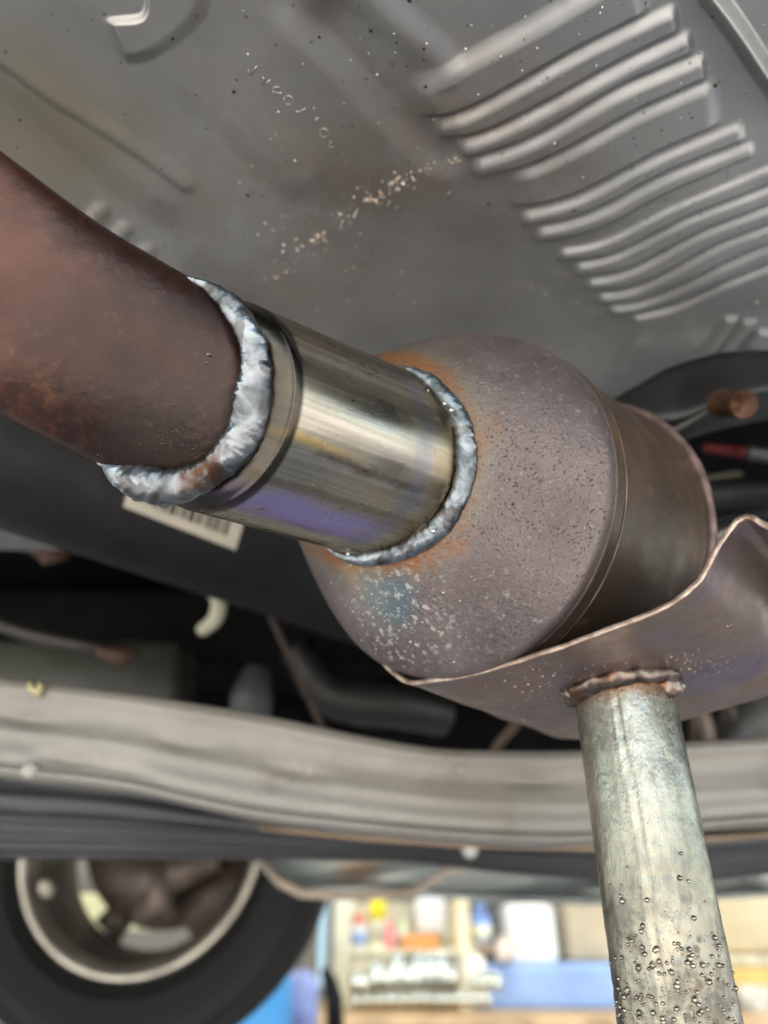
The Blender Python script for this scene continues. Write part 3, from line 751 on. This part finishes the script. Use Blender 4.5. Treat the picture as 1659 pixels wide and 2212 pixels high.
# driveshaft with its bar code label
a0, a1 = at(-260, 868, .40), None
dv = Vector(at(2640, 1987, 1)); dv.z = 0; dv.normalize()
a0 = at(0, 955, .43); DS_R = .049
ds = thing('drive_shaft', a0, 'thick matt black drive shaft tube running behind the shiny sleeve', 'drive shaft')
mb = MB(); mb.tube([a0 - dv * .5, a0 + dv * 0.40, a0 + dv * .62], [DS_R, DS_R, DS_R], 96)
shaft = mb.build('tube', simple('matt_black_shaft', (.008, .008, .009), .6, 0, .2, 30, .2, .25), ds)
mb = MB(); mb.tube([a0 + dv * .43, a0 + dv * .46, a0 + dv * .49], [DS_R * 1.06, DS_R * 1.1, DS_R * 1.02], 64); mb.build('collar', M_DARK, ds)
T_sh = bvh(shaft)
def on_surface_quad(tree, quad, nx, ny, lift):
    """grid of points of a photo quadrilateral (tl, tr, br, bl) laid on a surface"""
    vs = []; fs = []
    for j in range(ny + 1):
        for i in range(nx + 1):
            u, v = i / nx, j / ny
            x = (quad[0][0] * (1 - u) + quad[1][0] * u) * (1 - v) + (quad[3][0] * (1 - u) + quad[2][0] * u) * v
            y = (quad[0][1] * (1 - u) + quad[1][1] * u) * (1 - v) + (quad[3][1] * (1 - u) + quad[2][1] * u) * v
            p, nn = hit(tree, x, y)
            if p is None: p = at(x, y, .43); nn = -FWD
            vs.append(p + nn * lift)
    for j in range(ny):
        for i in range(nx): a = j * (nx + 1) + i; fs.append((a, a + 1, a + nx + 2, a + nx + 1))
    return MB().add(vs, fs)
LQ = [(292, 985), (540, 1085), (508, 1188), (266, 1094)]
lab = on_surface_quad(T_sh, LQ, 24, 8, .0005).build('label', simple('dirty_label_paper', (.50, .45, .37), .6, 0, .12, 60), ds)
mb = MB(); bw = [2, 1, 1, 2, 1, 2, 3, 1, 2, 3, 2, 1, 2, 2, 1, 2]; u = .10
L2 = lambda u, v: (((LQ[0][0] * (1 - u) + LQ[1][0] * u) * (1 - v) + (LQ[3][0] * (1 - u) + LQ[2][0] * u) * v), ((LQ[0][1] * (1 - u) + LQ[1][1] * u) * (1 - v) + (LQ[3][1] * (1 - u) + LQ[2][1] * u) * v))
for w in bw:
    q_ = on_surface_quad(T_sh, [L2(u, .22), L2(u + w * .0165, .22), L2(u + w * .0165, .80), L2(u, .80)], 2, 5, .0008); mb.add(q_.v, q_.f); u += w * .0165 + .022
mb.build('bar_code', simple('label_ink', (.05, .048, .045), .6), lab)

def strip_beam(name, top, bot, Y, thick, prof, mat, parent, x0=-150, x1=1810, n=150, m=28, wob=.002):
    vs = []; fs = []; T = sorted(top); B = sorted(bot)
    for i in range(n + 1):
        x = x0 + (x1 - x0) * i / n
        yt = np.interp(x, [p[0] for p in T], [p[1] for p in T]); yb = np.interp(x, [p[0] for p in B], [p[1] for p in B])
        a = on_y(x, yt, Y); b = on_y(x, yb, Y); row = [a + Vector((0, thick, .004))]
        for j in range(m + 1):
            t = j / m; p = a.lerp(b, t)
            p = p - Vector((0, prof(t, x) + wob * mn.noise(p * 9) + wob * .4 * mn.noise(p * 40), 0)); row.append(p)
        row.append(b + Vector((0, thick, .002))); vs += row
    k = m + 3
    for i in range(n):
        for j in range(k): 
            a = i * k + j; b = i * k + (j + 1) % k; fs.append((a, b, b + k, a + k))
    return MB().add(vs, fs).build(name, mat, parent)
g = lambda t, c, w: math.exp(-((t - c) / w) ** 2)
def smooth_pts(p): return [tuple(r) for r in interp(p, 60)]
RT = smooth_pts([(-150, 1450), (0, 1465), (300, 1503), (560, 1544), (760, 1586), (900, 1611), (1000, 1620), (1240, 1622), (1480, 1604), (1659, 1594), (1810, 1590)])
RB = smooth_pts([(-150, 1645), (0, 1668), (250, 1697), (430, 1737), (600, 1769), (900, 1800), (1100, 1814), (1280, 1815), (1480, 1790), (1659, 1775), (1810, 1770)])
mr = Mt('grey_painted_rail', .42, .1)
nz = mr.noise(1, 5, .6, mr.map((9, 20, 20))); nf = mr.noise(60, 5, .65)
c = mr.ramp(nz, [(.3, (.18, .166, .145)), (.5, (.215, .20, .176)), (.75, (.25, .234, .208))])
c = mr.mix(c, (.42, .40, .34), mr.mul(mr.rng(nf, .60, .75), .6)); c = mr.mix(c, (.12, .095, .08), mr.mul(mr.rng(mr.noise(22, 5, .7), .58, .72), .5))
mr.set('Base Color', c); mr.set('Roughness', mr.rng(nf, .3, .7, .32, .5)); mr.set('Normal', mr.bump(nz, .15, .002))
rail = thing('frame_rail', on_y(830, 1700, .40), 'long weathered grey frame rail crossing behind the galvanised post', 'frame rail')
def rp(t, x):
    v = .003 * g(t, .10, .10) + .004 * g(t, .98, .04) - .0006 * g(t, .38, .10) + .0006 * g(t, .55 + .08 * (x / 1659), .06) + .0006 * g(t, .80, .07)
    pass
    for cx, ct, a in ((150, .80, .007), (60, .42, .006), (390, .45, .004), (270, .82, .004), (640, .52, .004), (1150, .35, .005)): v -= .5 * a * g(t, ct, .07) * g(x, cx, 55)
    return v
strip_beam('rail_web', RT, RB, .40, .06, rp, mr.m, rail, wob=.0004)
mb = MB()
for x, y in ((65, 1487), (80, 1496), (72, 1492), (86, 1488)): mb.tube([on_y(x, y - 12, .397), on_y(x + 2, y, .394), on_y(x + 4, y + 12, .396)], [.0016, .0021, .0007], 10)
mb.build('wax_drip', simple('waxy_drip', (.42, .38, .20), .25, 0, .2), rail)
mb = MB(); p = on_y(62, 1662, .396); mb.revolve([(-.001, 0), (-.001, .002), (0, .004), (.003, .0045)], p, (0, 1, 0), 20); mb.build('hole_plug', simple('pale_plug', (.3, .28, .25), .4), rail)

rk = thing('rocker_panel', on_y(600, 1800, .66), 'dark ribbed sill panel hanging below the grey frame rail', 'rocker panel')
RKB = smooth_pts([(-150, 1848), (0, 1853), (560, 1853), (700, 1856), (900, 1862), (1100, 1885), (1300, 1900), (1480, 1905), (1659, 1890), (1810, 1885)])
RKT = [(x, y - 28) for x, y in RB]
mk = Mt('dark_sill_plastic', .38, 0)
nk = mk.noise(1, 5, .6, mk.map((5, 10, 40)))
ck = mk.ramp(nk, [(.35, (.018, .019, .023)), (.6, (.035, .036, .041)), (.8, (.10, .10, .10))]); mk.set('Base Color', ck); mk.set('Roughness', .42)
def kp(t, x): return .003 * g(t, .40, .04) + .003 * g(t, .62, .04) + .003 * g(t, .80, .04) + .008 * g(t, .5, .4) + .004 * g(t, .98, .04)
strip_beam('sill_web', RKT, RKB, .66, .05, kp, mk.m, rk)
M_CLIP = simple('pale_clip', (.42, .41, .38), .35)
for x, y in ((621, 1770), (1016, 1834)):
    mb = MB(); mb.revolve([(-.004, 0), (-.004, .003), (-.002, .006), (.004, .007)], on_y(x, y, .648), (0, 1, 0), 20); mb.build('clip', M_CLIP, rk)
mb = MB(); mb.tube([on_y(x, y, .645) for x, y in ((560, 1788), (760, 1808), (1000, 1826), (1280, 1832), (1480, 1815), (1700, 1800))], .0022, 10); mb.build('brake_line', simple('brown_line', (.30, .21, .14), .4, .4), rk)

sp_ = thing('splash_panel', on_y(950, 1890, 1.00), 'low grey panel with torn folded edge below the sill', 'splash panel')
SB = smooth_pts([(545, 1862), (600, 1895), (650, 1926), (720, 1934), (880, 1932), (940, 1940), (1050, 1946), (1300, 1957), (1480, 1948), (1659, 1938), (1810, 1934)])
ST = [(540, 1835), (700, 1840), (900, 1850), (1100, 1870), (1300, 1880), (1810, 1880)]
msp = Mt('grey_green_panel', .45, 0); nn_ = msp.noise(5, 4)
cs = msp.ramp(nn_, [(.35, (.05, .055, .06)), (.45, (.34, .37, .35)), (.7, (.45, .47, .44))])
cs = msp.mix(cs, (.34, .21, .12), msp.mul(msp.blob(on_y(780, 1880, 1.00), .01, .05, .7, 20), .8)); msp.set('Base Color', cs)
strip_beam('lower_panel', ST, SB, 1.00, .05, lambda t, x: .02 * math.sin(x / 70 + t * 4) * g(t, .6, .4) + .03 * g(t, .9, .15), msp.m, sp_, 545, 1810, wob=.004)
mb = MB(); mb.tube([on_y(x, y, .965) for x, y in ((560, 1858), (605, 1905), (650, 1928), (760, 1936), (890, 1928), (960, 1885), (1050, 1855))], [.004, .006, .006, .005, .006, .005, .004], 10); mb.build('folded_edge', simple('tan_edge', (.34, .28, .22), .5), sp_)
mb = MB(); mb.tube([on_y(x, y, .95) for x, y in ((1500, 1862), (1580, 1866), (1640, 1885), (1700, 1915))], [.012, .013, .013, .012], 20); mb.build('lower_pipe', simple('grey_pipe', (.36, .36, .33), .35, .5), sp_)

# ---- wheel
wc = on_y(312, 1812, 1.30); RW = .201
wh = thing('car_wheel', wc, 'car wheel with black tyre seen from its inner side below the sill', 'wheel')
mt = Mt('tyre_rubber', .65, 0, (.01, .01, .01), .25); nt_ = mt.noise(8, 5); mt.set('Base Color', mt.mix((.006, .006, .0055), (.011, .0105, .010), nt_))
mb = MB(); mb.revolve([(.004, RW - .003), (-.008, RW + .006), (-.014, RW + .018), (-.018, RW + .020), (-.018, RW + .024), (-.020, RW + .03), (-.030, RW + .06), (-.031, RW + .068), (-.026, .276), (-.028, .279), (-.024, .282), (-.022, .288), (-.013, .295), (-.015, .297), (-.004, .302), (.01, .306), (.10, .310), (.19, .305), (.215, .28), (.21, .24), (.2, RW)], wc, (0, 1, 0), 128); mb.build('tyre', mt.m, wh)
M_RIM = simple('dusty_alloy', (.42, .38, .32), .36, .75, .25, 14); M_SPK = simple('dark_alloy', (.14, .12, .10), .5, .5, .3, 14)  # barrel and spokes use a darker alloy than the rim
mb = MB(); mb.revolve([(-.002, RW - .001), (-.010, RW - .002), (-.013, RW - .006), (-.009, RW - .014), (-.001, RW - .019), (.008, RW - .021), (.02, RW - .024)], wc, (0, 1, 0), 128)
rim = mb.build('rim', M_RIM, wh)
mb = MB(); mb.revolve([(.020, RW - .024), (.05, RW - .036), (.14, RW - .040), (.17, RW - .03), (.2, RW - .006)], wc, (0, 1, 0), 96); mb.build('barrel', M_SPK, wh)
M_BRK = simple('rusty_brake_iron', (.055, .038, .028), .6, .3, .5, 20); M_BRK2 = simple('pale_brake_iron', (.12, .09, .072), .55, .4, .4, 20)
for k in range(5):
    a = 2 * math.pi * k / 5 + .35; d = Vector((math.cos(a), 0, math.sin(a))); mb = MB()
    mb.tube([wc + Vector((0, .165, 0)) + d * .04, wc + Vector((0, .175, 0)) + d * .11, wc + Vector((0, .16, 0)) + d * (RW - .04)], [.03, .024, .03], 10); mb.build('spoke', M_SPK, rim)
mb = MB(); mb.revolve([(.15, 0), (.15, .05), (.12, .055), (.09, .06), (.09, .15), (.105, .152), (.105, .06)], wc + Vector((.02, 0, .02)), (0, 1, 0), 64); mb.build('brake_disc', M_BRK, wh)
mb = MB(); mb.tube([on_y(250, 1890, 1.33), on_y(330, 1905, 1.30), on_y(400, 1880, 1.28), on_y(470, 1850, 1.28)], [.03, .034, .026, .02], 14); mb.tube([on_y(350, 1870, 1.27), on_y(345, 1950, 1.28), on_y(300, 1985, 1.30)], [.018, .02, .015], 12); mb.build('brake_caliper', M_BRK2, wh)
mb = MB(); mb.tube([on_y(420, 1990, 1.37), on_y(480, 1930, 1.36), on_y(560, 1870, 1.36)], [.05, .045, .04], 14); mb.build('dust_shield', M_BRK, wh)
mb = MB(); mb.tube([on_y(98, 1918, 1.27), on_y(106, 1925, 1.29)], [.010, .011], 14); mb.ico(on_y(97, 1915, 1.27), .010, .05, sub=2); mb.build('valve_stem', simple('pale_valve_cap', (.42, .39, .30), .4), wh)

# ---- assorted parts in the dark
def tube_thing(name, pts, rad, mat, label, cat, n=16):
    P = [at(*p) for p in pts]; mb = MB().tube([Vector(v) for v in interp([tuple(p) for p in P], 30)], list(np.interp(np.linspace(0, 1, 30), np.linspace(0, 1, len(rad)), rad)), n)
    return tag(mb.build(name, mat), label, cat)
tube_thing('vent_hose', [(452, 1270, .62), (472, 1295, .60), (466, 1335, .60), (436, 1362, .61)], [.006, .0065, .0065, .0055], simple('cream_rubber', (.52, .50, .36), .5), 'short curved cream hose end hanging in the dark below the drive shaft', 'hose')
tube_thing('brake_cable', [(560, 1260, .62), (590, 1340, .62), (640, 1450, .63), (700, 1580, .66), (740, 1660, .68)], [.003] * 5, simple('rusty_rod', (.07, .05, .037), .6, .3), 'thin rusty brake cable slanting down behind the grey rail', 'cable')
tube_thing('hanger_rod', [(1125, 1550, .56), (1105, 1575, .58), (1075, 1610, .60), (1060, 1640, .62)], [.004] * 4, simple('tan_rod', (.18, .12, .085), .5, .4), 'short tan hanger rod poking out below the saddle plate', 'rod')
tube_thing('brake_pipe', [(-60, 1330, .66), (60, 1370, .66), (180, 1395, .66), (300, 1415, .68)], [.006] * 4, simple('olive_brown_pipe', (.03, .026, .02), .5), 'dim olive pipe above the rail at the left edge', 'pipe')
tube_thing('pipe_fitting', [(215, 1408, .66), (262, 1418, .655), (290, 1410, .66)], [.005, .008, .005], simple('orange_rust', (.06, .03, .016), .7), 'rusty orange fitting beside the olive pipe above the rail', 'fitting')
tk = MB().box(at(110, 1490, .80), (.30, .08, .10), 0, .2).build('storage_tank', simple('olive_plastic_tank', (.028, .030, .022), .5, 0, .3, 9)); tag(tk, 'pale olive plastic tank half hidden behind the left end of the rail', 'tank')
tube_thing('rubber_boot', [(560, 1440, .75), (545, 1500, .74), (540, 1560, .74)], [.012, .022, .022], simple('grey_rubber', (.035, .037, .04), .5), 'dull grey rubber boot in the dark just above the rail', 'boot')
tube_thing('control_arm', [(640, 1400, .78), (720, 1500, .76), (860, 1520, .76), (960, 1545, .78)], [.02, .024, .026, .022], simple('dim_steel', (.012, .012, .011), .5, .2), 'dim steel control arm in the gap under the resonator', 'control arm')
tube_thing('rusty_bracket', [(-20, 1150, .62), (70, 1165, .62), (110, 1180, .62), (120, 1215, .62)], [.010, .012, .017, .010], simple('brown_rust', (.07, .035, .022), .75, 0, .5, 40), 'rusty brown bracket below the drive shaft at the left edge', 'bracket')
# right of the resonator
tk2 = thing('fuel_tank_strap', at(1560, 880, .50), 'curved dark metal strap and cover running off to the right above the resonator', 'strap')
def sheet(name, quadpts, thick, mat, parent):
    """plate from a photo outline with its own depths: list of rows of (px, py, d)"""
    rows = [[at(*p) for p in r] for r in quadpts]; rows = [[Vector(v) for v in interp([tuple(p) for p in r], 28)] for r in rows]
    allr = []; R2 = np.array([[tuple(p) for p in r] for r in rows]); n = len(rows); N = 14
    for s in np.linspace(0, n - 1, N):
        i = min(int(s), n - 2); t = s - i; allr.append(R2[i] * (1 - t) + R2[i + 1] * t)
    A = np.array(allr); vs = [tuple(p) for r in A for p in r]; m = A.shape[1]
    nrm = np.cross(A[-1, m // 2] - A[0, m // 2], A[N // 2, -1] - A[N // 2, 0]); nrm /= np.linalg.norm(nrm)
    if nrm.dot(A[N // 2, m // 2]) < 0: nrm = -nrm
    k = len(vs); vs += [tuple(np.array(v) + nrm * thick) for v in vs]; fs = []
    for j in range(N - 1):
        for i in range(m - 1):
            a = j * m + i; fs.append((a, a + 1, a + m + 1, a + m)); fs.append((a + k, a + m + k, a + m + 1 + k, a + 1 + k))
    for i in range(m - 1): fs.append((i, i + k, i + 1 + k, i + 1)); b = (N - 1) * m + i; fs.append((b, b + 1, b + 1 + k, b + k))
    for j in range(N - 1): a = j * m; fs.append((a, a + m, a + m + k, a + k)); b = a + m - 1; fs.append((b, b + k, b + m + k, b + m))
    return MB().add(vs, fs).build(name, mat, parent)
M_CV = simple('black_satin_steel', (.010, .010, .011), .42, .2, .4, 16)
sheet('cover', [[(1280, 885, 0.3588), (1360, 842, 0.3588), (1450, 792, 0.3588), (1560, 762, 0.3549), (1659, 756, 0.3510), (1780, 750, 0.3510)], [(1290, 900, 0.3510), (1380, 905, 0.3471), (1470, 900, 0.3432), (1560, 865, 0.3354), (1659, 840, 0.3354), (1780, 820, 0.3354)], [(1330, 960, 0.3666), (1400, 955, 0.3588), (1450, 960, 0.3549), (1540, 930, 0.3510), (1659, 905, 0.3510), (1780, 890, 0.3510)]], .004, M_CV, tk2)
mb = MB(); mb.tube([Vector(v) for v in interp([tuple(at(*p)) for p in ((1380, 945, 0.3432), (1440, 935, 0.3416), (1500, 905, 0.3401), (1560, 872, 0.3385))], 20)], .0016, 10); mb.build('rolled_lip', simple('dull_lip', (.05, .047, .042), .5, .3), tk2)
mb = MB(); A_ = at(1560, 872, 0.3354); B_ = at(1606, 874, 0.3159); mb.revolve([(0, .007), (.012, .006), (.012, .006), ((B_ - A_).length, .006), ((B_ - A_).length + .001, .006), ((B_ - A_).length - .01, .0035), ((B_ - A_).length - .01, 0)], A_, B_ - A_, 28)
tag(mb.build('pipe_stub', simple('rusty_copper_stub', (.10, .045, .02), .55, .3, .4, 60)), 'small rusty orange pipe stub poking from the dark cover at the right', 'pipe stub')
tube_thing('red_connector', [(1520, 968, .55), (1575, 974, .54), (1612, 978, .53)], [.003, .0045, .0045], simple('red_plastic', (.10, .008, .010), .4), 'small red plastic connector in the dark at the right', 'connector')
tube_thing('wiring_sleeve', [(1612, 978, .53), (1660, 985, .53), (1760, 1000, .53)], [.0055] * 3, simple('grey_sleeve', (.03, .03, .034), .4), 'grey sleeve joined to the red connector at the right edge', 'sleeve')
tube_thing('fuel_line', [(1480, 1080, .56), (1580, 1068, .56), (1700, 1060, .56)], [.011, .012, .012], M_DARK, 'upper black fuel line running right behind the resonator', 'fuel line')
tube_thing('fuel_line', [(1500, 1125, .60), (1600, 1115, .60), (1720, 1105, .60)], [.008] * 3, M_DARK, 'lower black fuel line running right behind the resonator', 'fuel line')
tube_thing('metal_line', [(1525, 1034, .58), (1560, 1028, .58), (1600, 1024, .58)], [.003] * 3, simple('dull_line', (.08, .075, .06), .4, .6), 'thin dull metal line right of the resonator', 'line')
tube_thing('bolt_end', [(1535, 1168, .48), (1560, 1160, .47), (1580, 1152, .465)], [.005, .0055, .005], simple('bright_bolt', (.62, .60, .52), .3, .8), 'bright bolt end between the resonator and the saddle tip', 'bolt')
cs_ = thing('coil_spring', at(1570, 1560, .80), 'coil spring glimpsed right of the post above the rail', 'spring')
pts = []; c0 = at(1560, 1565, .80)
for k in range(90): a = k * .30; pts.append(c0 + Vector((-.05 + .0016 * k, math.cos(a) * .035, math.sin(a) * .035)))
MB().tube(pts, .007, 10).build('coil', simple('brown_spring', (.15, .115, .095), .45, .3), cs_)
tube_thing('shock_absorber', [(1610, 1610, .78), (1659, 1570, .76), (1740, 1500, .74)], [.03, .034, .034], simple('slate_paint', (.08, .085, .085), .4), 'slate grey damper tube at the right edge above the rail', 'damper')

# ================================================================== WORKSHOP BEHIND
YB = 3.3
def bx(name, x0, y0, x1, y1, Y, dep, col, label, cat, rough=.6, metal=0, group=None, var=.12):
    a = on_y(x0, y1, Y); b = on_y(x1, y0, Y)
    o = MB().box(((a.x + b.x) / 2, Y + dep / 2, (a.z + b.z) / 2), (abs(b.x - a.x), dep, abs(b.z - a.z))).build(name, simple(name + '_finish', tuple(min(.85, v * 1.5) for v in col), rough, metal, var, 6), None, False)
    return tag(o, label, cat, group)
wall = MB().box((0, 4.6, .9), (12, .1, 4.4)).build('workshop_wall', simple('dim_wall', (.17, .155, .13), .8, 0, .2, 2), None, False); tag(wall, 'dim brown workshop wall behind the shelves', 'wall')
lamp = bpy.data.lights.new('added_fill_light', 'AREA'); lamp.shape = 'RECTANGLE'; lamp.size = 3.0; lamp.size_y = .12; lamp.energy = 20; lamp.color = (1, .95, .84)  # fill added to brighten the shelves; no such lamp is known here
lamp_o = bpy.data.objects.new('added_fill_lamp', lamp); COL.objects.link(lamp_o); lamp_o.location = (.8, 2.5, 2.40); lamp_o.rotation_euler = (R_(22), 0, 0)
fx = thing('added_fill_light', (.8, 2.5, 2.5), 'long added fill light over the workbench, above the picture', 'added lamp'); MB().box((.8, 2.49, 2.46), (3.1, .16, .06)).build('fill_housing', simple('white_fill_housing', (.7, .7, .68), .4), fx, False)
bench = thing('workbench', on_y(1000, 2190, YB), 'pale timber workbench top along the foot of the picture', 'workbench')
a = on_y(560, 2186, YB - .15); b = on_y(1900, 2186, YB - .15)
for k in range(3):
    MB().box(((a.x + b.x) / 2, YB - .10 + k * .21, a.z - .03), (b.x - a.x, .20, .045)).build('plank', simple('warm_timber', (.60, .42, .24), .6, 0, .3, 8), bench, False)
for x in (a.x + .06, b.x - .06): MB().box((x, YB + .1, -.85), (.07, .4, .86)).build('leg', simple('bench_leg', (.22, .17, .12), .7), bench, False)
zb = a.z - .006
def rest(px): return px
bx('blue_post', 684, 1940, 706, 2130, YB + .0, .05, (.30, .45, .62), 'light blue upright post right of the tyre', 'post')
bx('storage_unit', 716, 1940, 762, 2186, YB + .1, .3, (.62, .60, .44), 'tall cream panel at the left end of the shelf of bottles', 'panel')
ru = thing('small_parts_rack', on_y(870, 2180, YB), 'cream rack holding bottles on top and rows of added shiny reflectors below', 'rack')
def part_box(name, x0, y0, x1, y1, Y, dep, mat, parent):
    a = on_y(x0, y1, Y); b = on_y(x1, y0, Y)
    return MB().box(((a.x + b.x) / 2, Y + dep / 2, (a.z + b.z) / 2), (abs(b.x - a.x), dep, abs(b.z - a.z))).build(name, mat, parent, False)
M_CR = simple('cream_steel', (.80, .76, .58), .5, 0, .15, 8); M_CR2 = simple('grey_cream', (.58, .54, .42), .5, 0, .2, 8)
part_box('shelf', 745, 2052, 1010, 2062, YB, .3, M_CR, ru)
part_box('back_panel', 745, 1950, 1010, 2180, YB + .31, .02, M_CR2, ru)
for x in (748, 1002): part_box('upright', x - 6, 1945, x + 6, 2182, YB - .01, .04, M_CR, ru)
part_box('drawer', 758, 2066, 860, 2110, YB + .02, .2, M_CR, ru); part_box('drawer', 866, 2066, 992, 2118, YB + .02, .2, simple('pale_drawer', (.60, .57, .50), .5), ru)
chrome = Mt('chrome_reflector', .12, 1.0, (.72, .74, .66)).m
def reflector(px, py, h_px, Y):  # shiny cylinders added for round glints in the blur, not known tools
    c = on_y(px, py, Y); s = c.dot(FWD) / FPX; r = 11 * s; h = h_px * s
    return MB().revolve([(0, 0), (0, r * .9), (h * .04, r), (h * .9, r), (h * .97, r * .85), (h, r * .6), (h, 0)], c - Vector((0, 0, 0)), (0, 0, 1), 20)
protos = {}
for i, (x, y, h) in enumerate([(815, 2135, 50), (838, 2135, 44), (860, 2135, 66), (884, 2135, 50), (906, 2135, 66), (930, 2130, 62), (954, 2130, 62), (976, 2130, 40), (790, 2140, 34), (772, 2140, 36),
                               (895, 2172, 26), (920, 2172, 26), (945, 2172, 24), (968, 2172, 24), (990, 2172, 26), (1010, 2172, 26), (870, 2172, 24), (845, 2172, 26), (820, 2172, 22), (795, 2172, 22), (770, 2172, 20), (1032, 2135, 26), (1052, 2135, 30), (1074, 2140, 34), (1030, 2172, 26), (1052, 2172, 26)]):
    tier = 'front row' if y > 2150 else 'back row'
    o = reflector(x, y, h, YB - (.10 if y > 2150 else .03)).build('reflector', chrome)
    tag(o, ('small added shiny socket in the front row under the bottle rack' if y > 2150 else 'tall added shiny socket in the back row under the bottle rack'), 'reflector', 'added shiny reflectors in the front row' if y > 2150 else 'added shiny reflectors in the back row')
def bottle(px, y0, y1, wpx, Y, col, cap, label, cat='bottle', body2=None, capr=.45, caph=.18):
    c = on_y(px, y1, Y); s = c.dot(FWD) / FPX; r = wpx / 2 * s; h = (y1 - y0) * s * 1.0
    t = thing('bottle', c, label, cat)
    MB().revolve([(0, 0), (0, r * .9), (h * .03, r), (h * .62, r), (h * .72, r * .8), (h * (1 - caph), r * capr * .8)], c, (0, 0, 1), 24).build('body', simple('bottle_body', tuple(min(.85, v * 1.5) for v in col), .35), t)
    MB().revolve([(h * (1 - caph) - .001, r * capr * .8), (h * (1 - caph), r * capr), (h, r * capr), (h, 0)], c, (0, 0, 1), 24).build('cap', simple('bottle_cap', cap, .4), t)
    if body2: MB().revolve([(h * .15, r * 1.01), (h * .15, r * 1.03), (h * .5, r * 1.03), (h * .5, r * 1.01)], c, (0, 0, 1), 24).build('label', simple('bottle_label', body2, .5), t)
bottle(775, 1985, 2052, 34, YB + .05, (.60, .66, .78), (.78, .22, .16), 'white and blue bottle with red cap on the cream rack', body2=(.30, .42, .70), capr=.75, caph=.3)
bottle(816, 1958, 2052, 36, YB + .06, (.62, .58, .40), (.85, .68, .02), 'bottle with big round yellow cap on the cream rack', capr=1.05, caph=.40, body2=(.45, .42, .30))
bottle(842, 1992, 2052, 26, YB + .05, (.70, .20, .20), (.75, .55, .45), 'red can right of the yellow capped bottle', 'can', capr=.85, caph=.15)
bottle(868, 1985, 2050, 30, YB + .14, (.42, .52, .36), (.65, .68, .55), 'pale green bottle behind the orange tray', body2=(.66, .66, .56))
bx('orange_tray', 872, 2020, 946, 2050, YB + .02, .10, (.80, .22, .06), 'bright orange tray on the cream rack', 'tray')
bx('pale_carton', 900, 1940, 960, 2016, YB + .2, .1, (.74, .72, .56), 'pale carton standing behind the orange tray', 'carton')
bx('timber_post', 984, 1930, 1012, 2052, YB + .02, .06, (.62, .44, .18), 'orange brown timber post at the right end of the bottle rack', 'post')
bottle(1040, 1962, 2048, 48, YB + .1, (.16, .26, .56), (.18, .28, .55), 'blue bottle with white label right of the timber post', body2=(.74, .76, .66), capr=.55, caph=.3)
bx('brown_shelf', 1020, 2040, 1104, 2058, YB + .05, .2, (.26, .19, .13), 'brown shelf under the blue bottle', 'shelf')
bottle(1090, 2030, 2076, 36, YB + .0, (.55, .46, .40), (.60, .54, .48), 'small buff jar left of the big cream box', 'jar', capr=.8)
bottle(1022, 2052, 2150, 66, YB + .04, (.62, .60, .48), (.60, .56, .42), 'big cream jug below the timber post', 'jug', capr=.35)
bx('dark_cabinet', 1010, 1930, 1260, 2084, YB + .5, .3, (.075, .08, .08), 'dark grey cabinet behind the blue bottle and cream box', 'cabinet')
bx('cream_box', 1102, 1952, 1196, 2082, YB + .06, .22, (.76, .73, .54), 'tall cream box standing on the blue chest', 'box')
bx('tan_carton', 1230, 1940, 1345, 2082, YB + .3, .2, (.36, .30, .20), 'tan carton left of the post behind the blue chest', 'carton')
ch = bx('blue_chest', 1010, 2084, 1400, 2184, YB + .02, .35, (.20, .31, .60), 'long faded blue chest on the workbench', 'chest', .5)
bx('tan_carton', 1500, 1935, 1720, 2062, YB + .3, .2, (.40, .34, .22), 'tan carton at the right edge beyond the post', 'carton')
o = MB().tube([on_y(1480, 2076, YB), on_y(1760, 2076, YB)], .02, 16).build('pale_tube', simple('pale_tube_finish', (.62, .58, .42), .5)); tag(o, 'pale horizontal tube at the right edge beyond the post', 'tube')
bx('ochre_box', 1500, 2094, 1760, 2150, YB + .05, .2, (.52, .38, .14), 'ochre box below the pale tube at the right edge', 'box')
o = MB().revolve([(0, .03), (0, .055), (.10, .055), (.10, .03), (0, .03)], on_y(1640, 2200, YB - .1), (0, 0, 1), 28).build('tape_roll', simple('white_roll', (.66, .64, .58), .5)); tag(o, 'white roll at the lower right corner', 'roll')
bx('blue_drum', 470, 2120, 606, 2330, 2.2, .3, (.05, .26, .62), 'bright blue crate behind the bottom of the tyre', 'crate')
o = MB().tube([on_y(628, 2240, 2.6), on_y(640, 2190, 2.6), on_y(650, 2130, 2.6), on_y(650, 2096, 2.6)], [.07, .065, .055, .03], 20).build('blue_bag', simple('periwinkle_cloth', (.26, .32, .60), .8, 0, .4, 9)); tag(o, 'crumpled periwinkle blue bag beside the tyre', 'bag')
o = MB().tube([on_y(700, 2090, 2.9), on_y(712, 2120, 2.9), on_y(722, 2160, 2.9), on_y(724, 2230, 2.9)], [.012, .025, .03, .03], 16).build('black_hose', M_DARK); tag(o, 'black hose hanging at the left end of the cream rack', 'hose')
o = MB().tube([on_y(612, 2080, 2.6), on_y(610, 2120, 2.6)], [.012, .014], 14).build('timber_peg', simple('peg_wood', (.34, .24, .15), .6)); tag(o, 'short brown peg above the blue bag', 'peg')

bx('bright_gap_block', 120, 1930, 300, 2012, 2.3, .2, (.72, .60, .34), 'added cream block for bright background glimpsed through the open wheel', 'carton')  # added block stands for bright background seen between the spokes
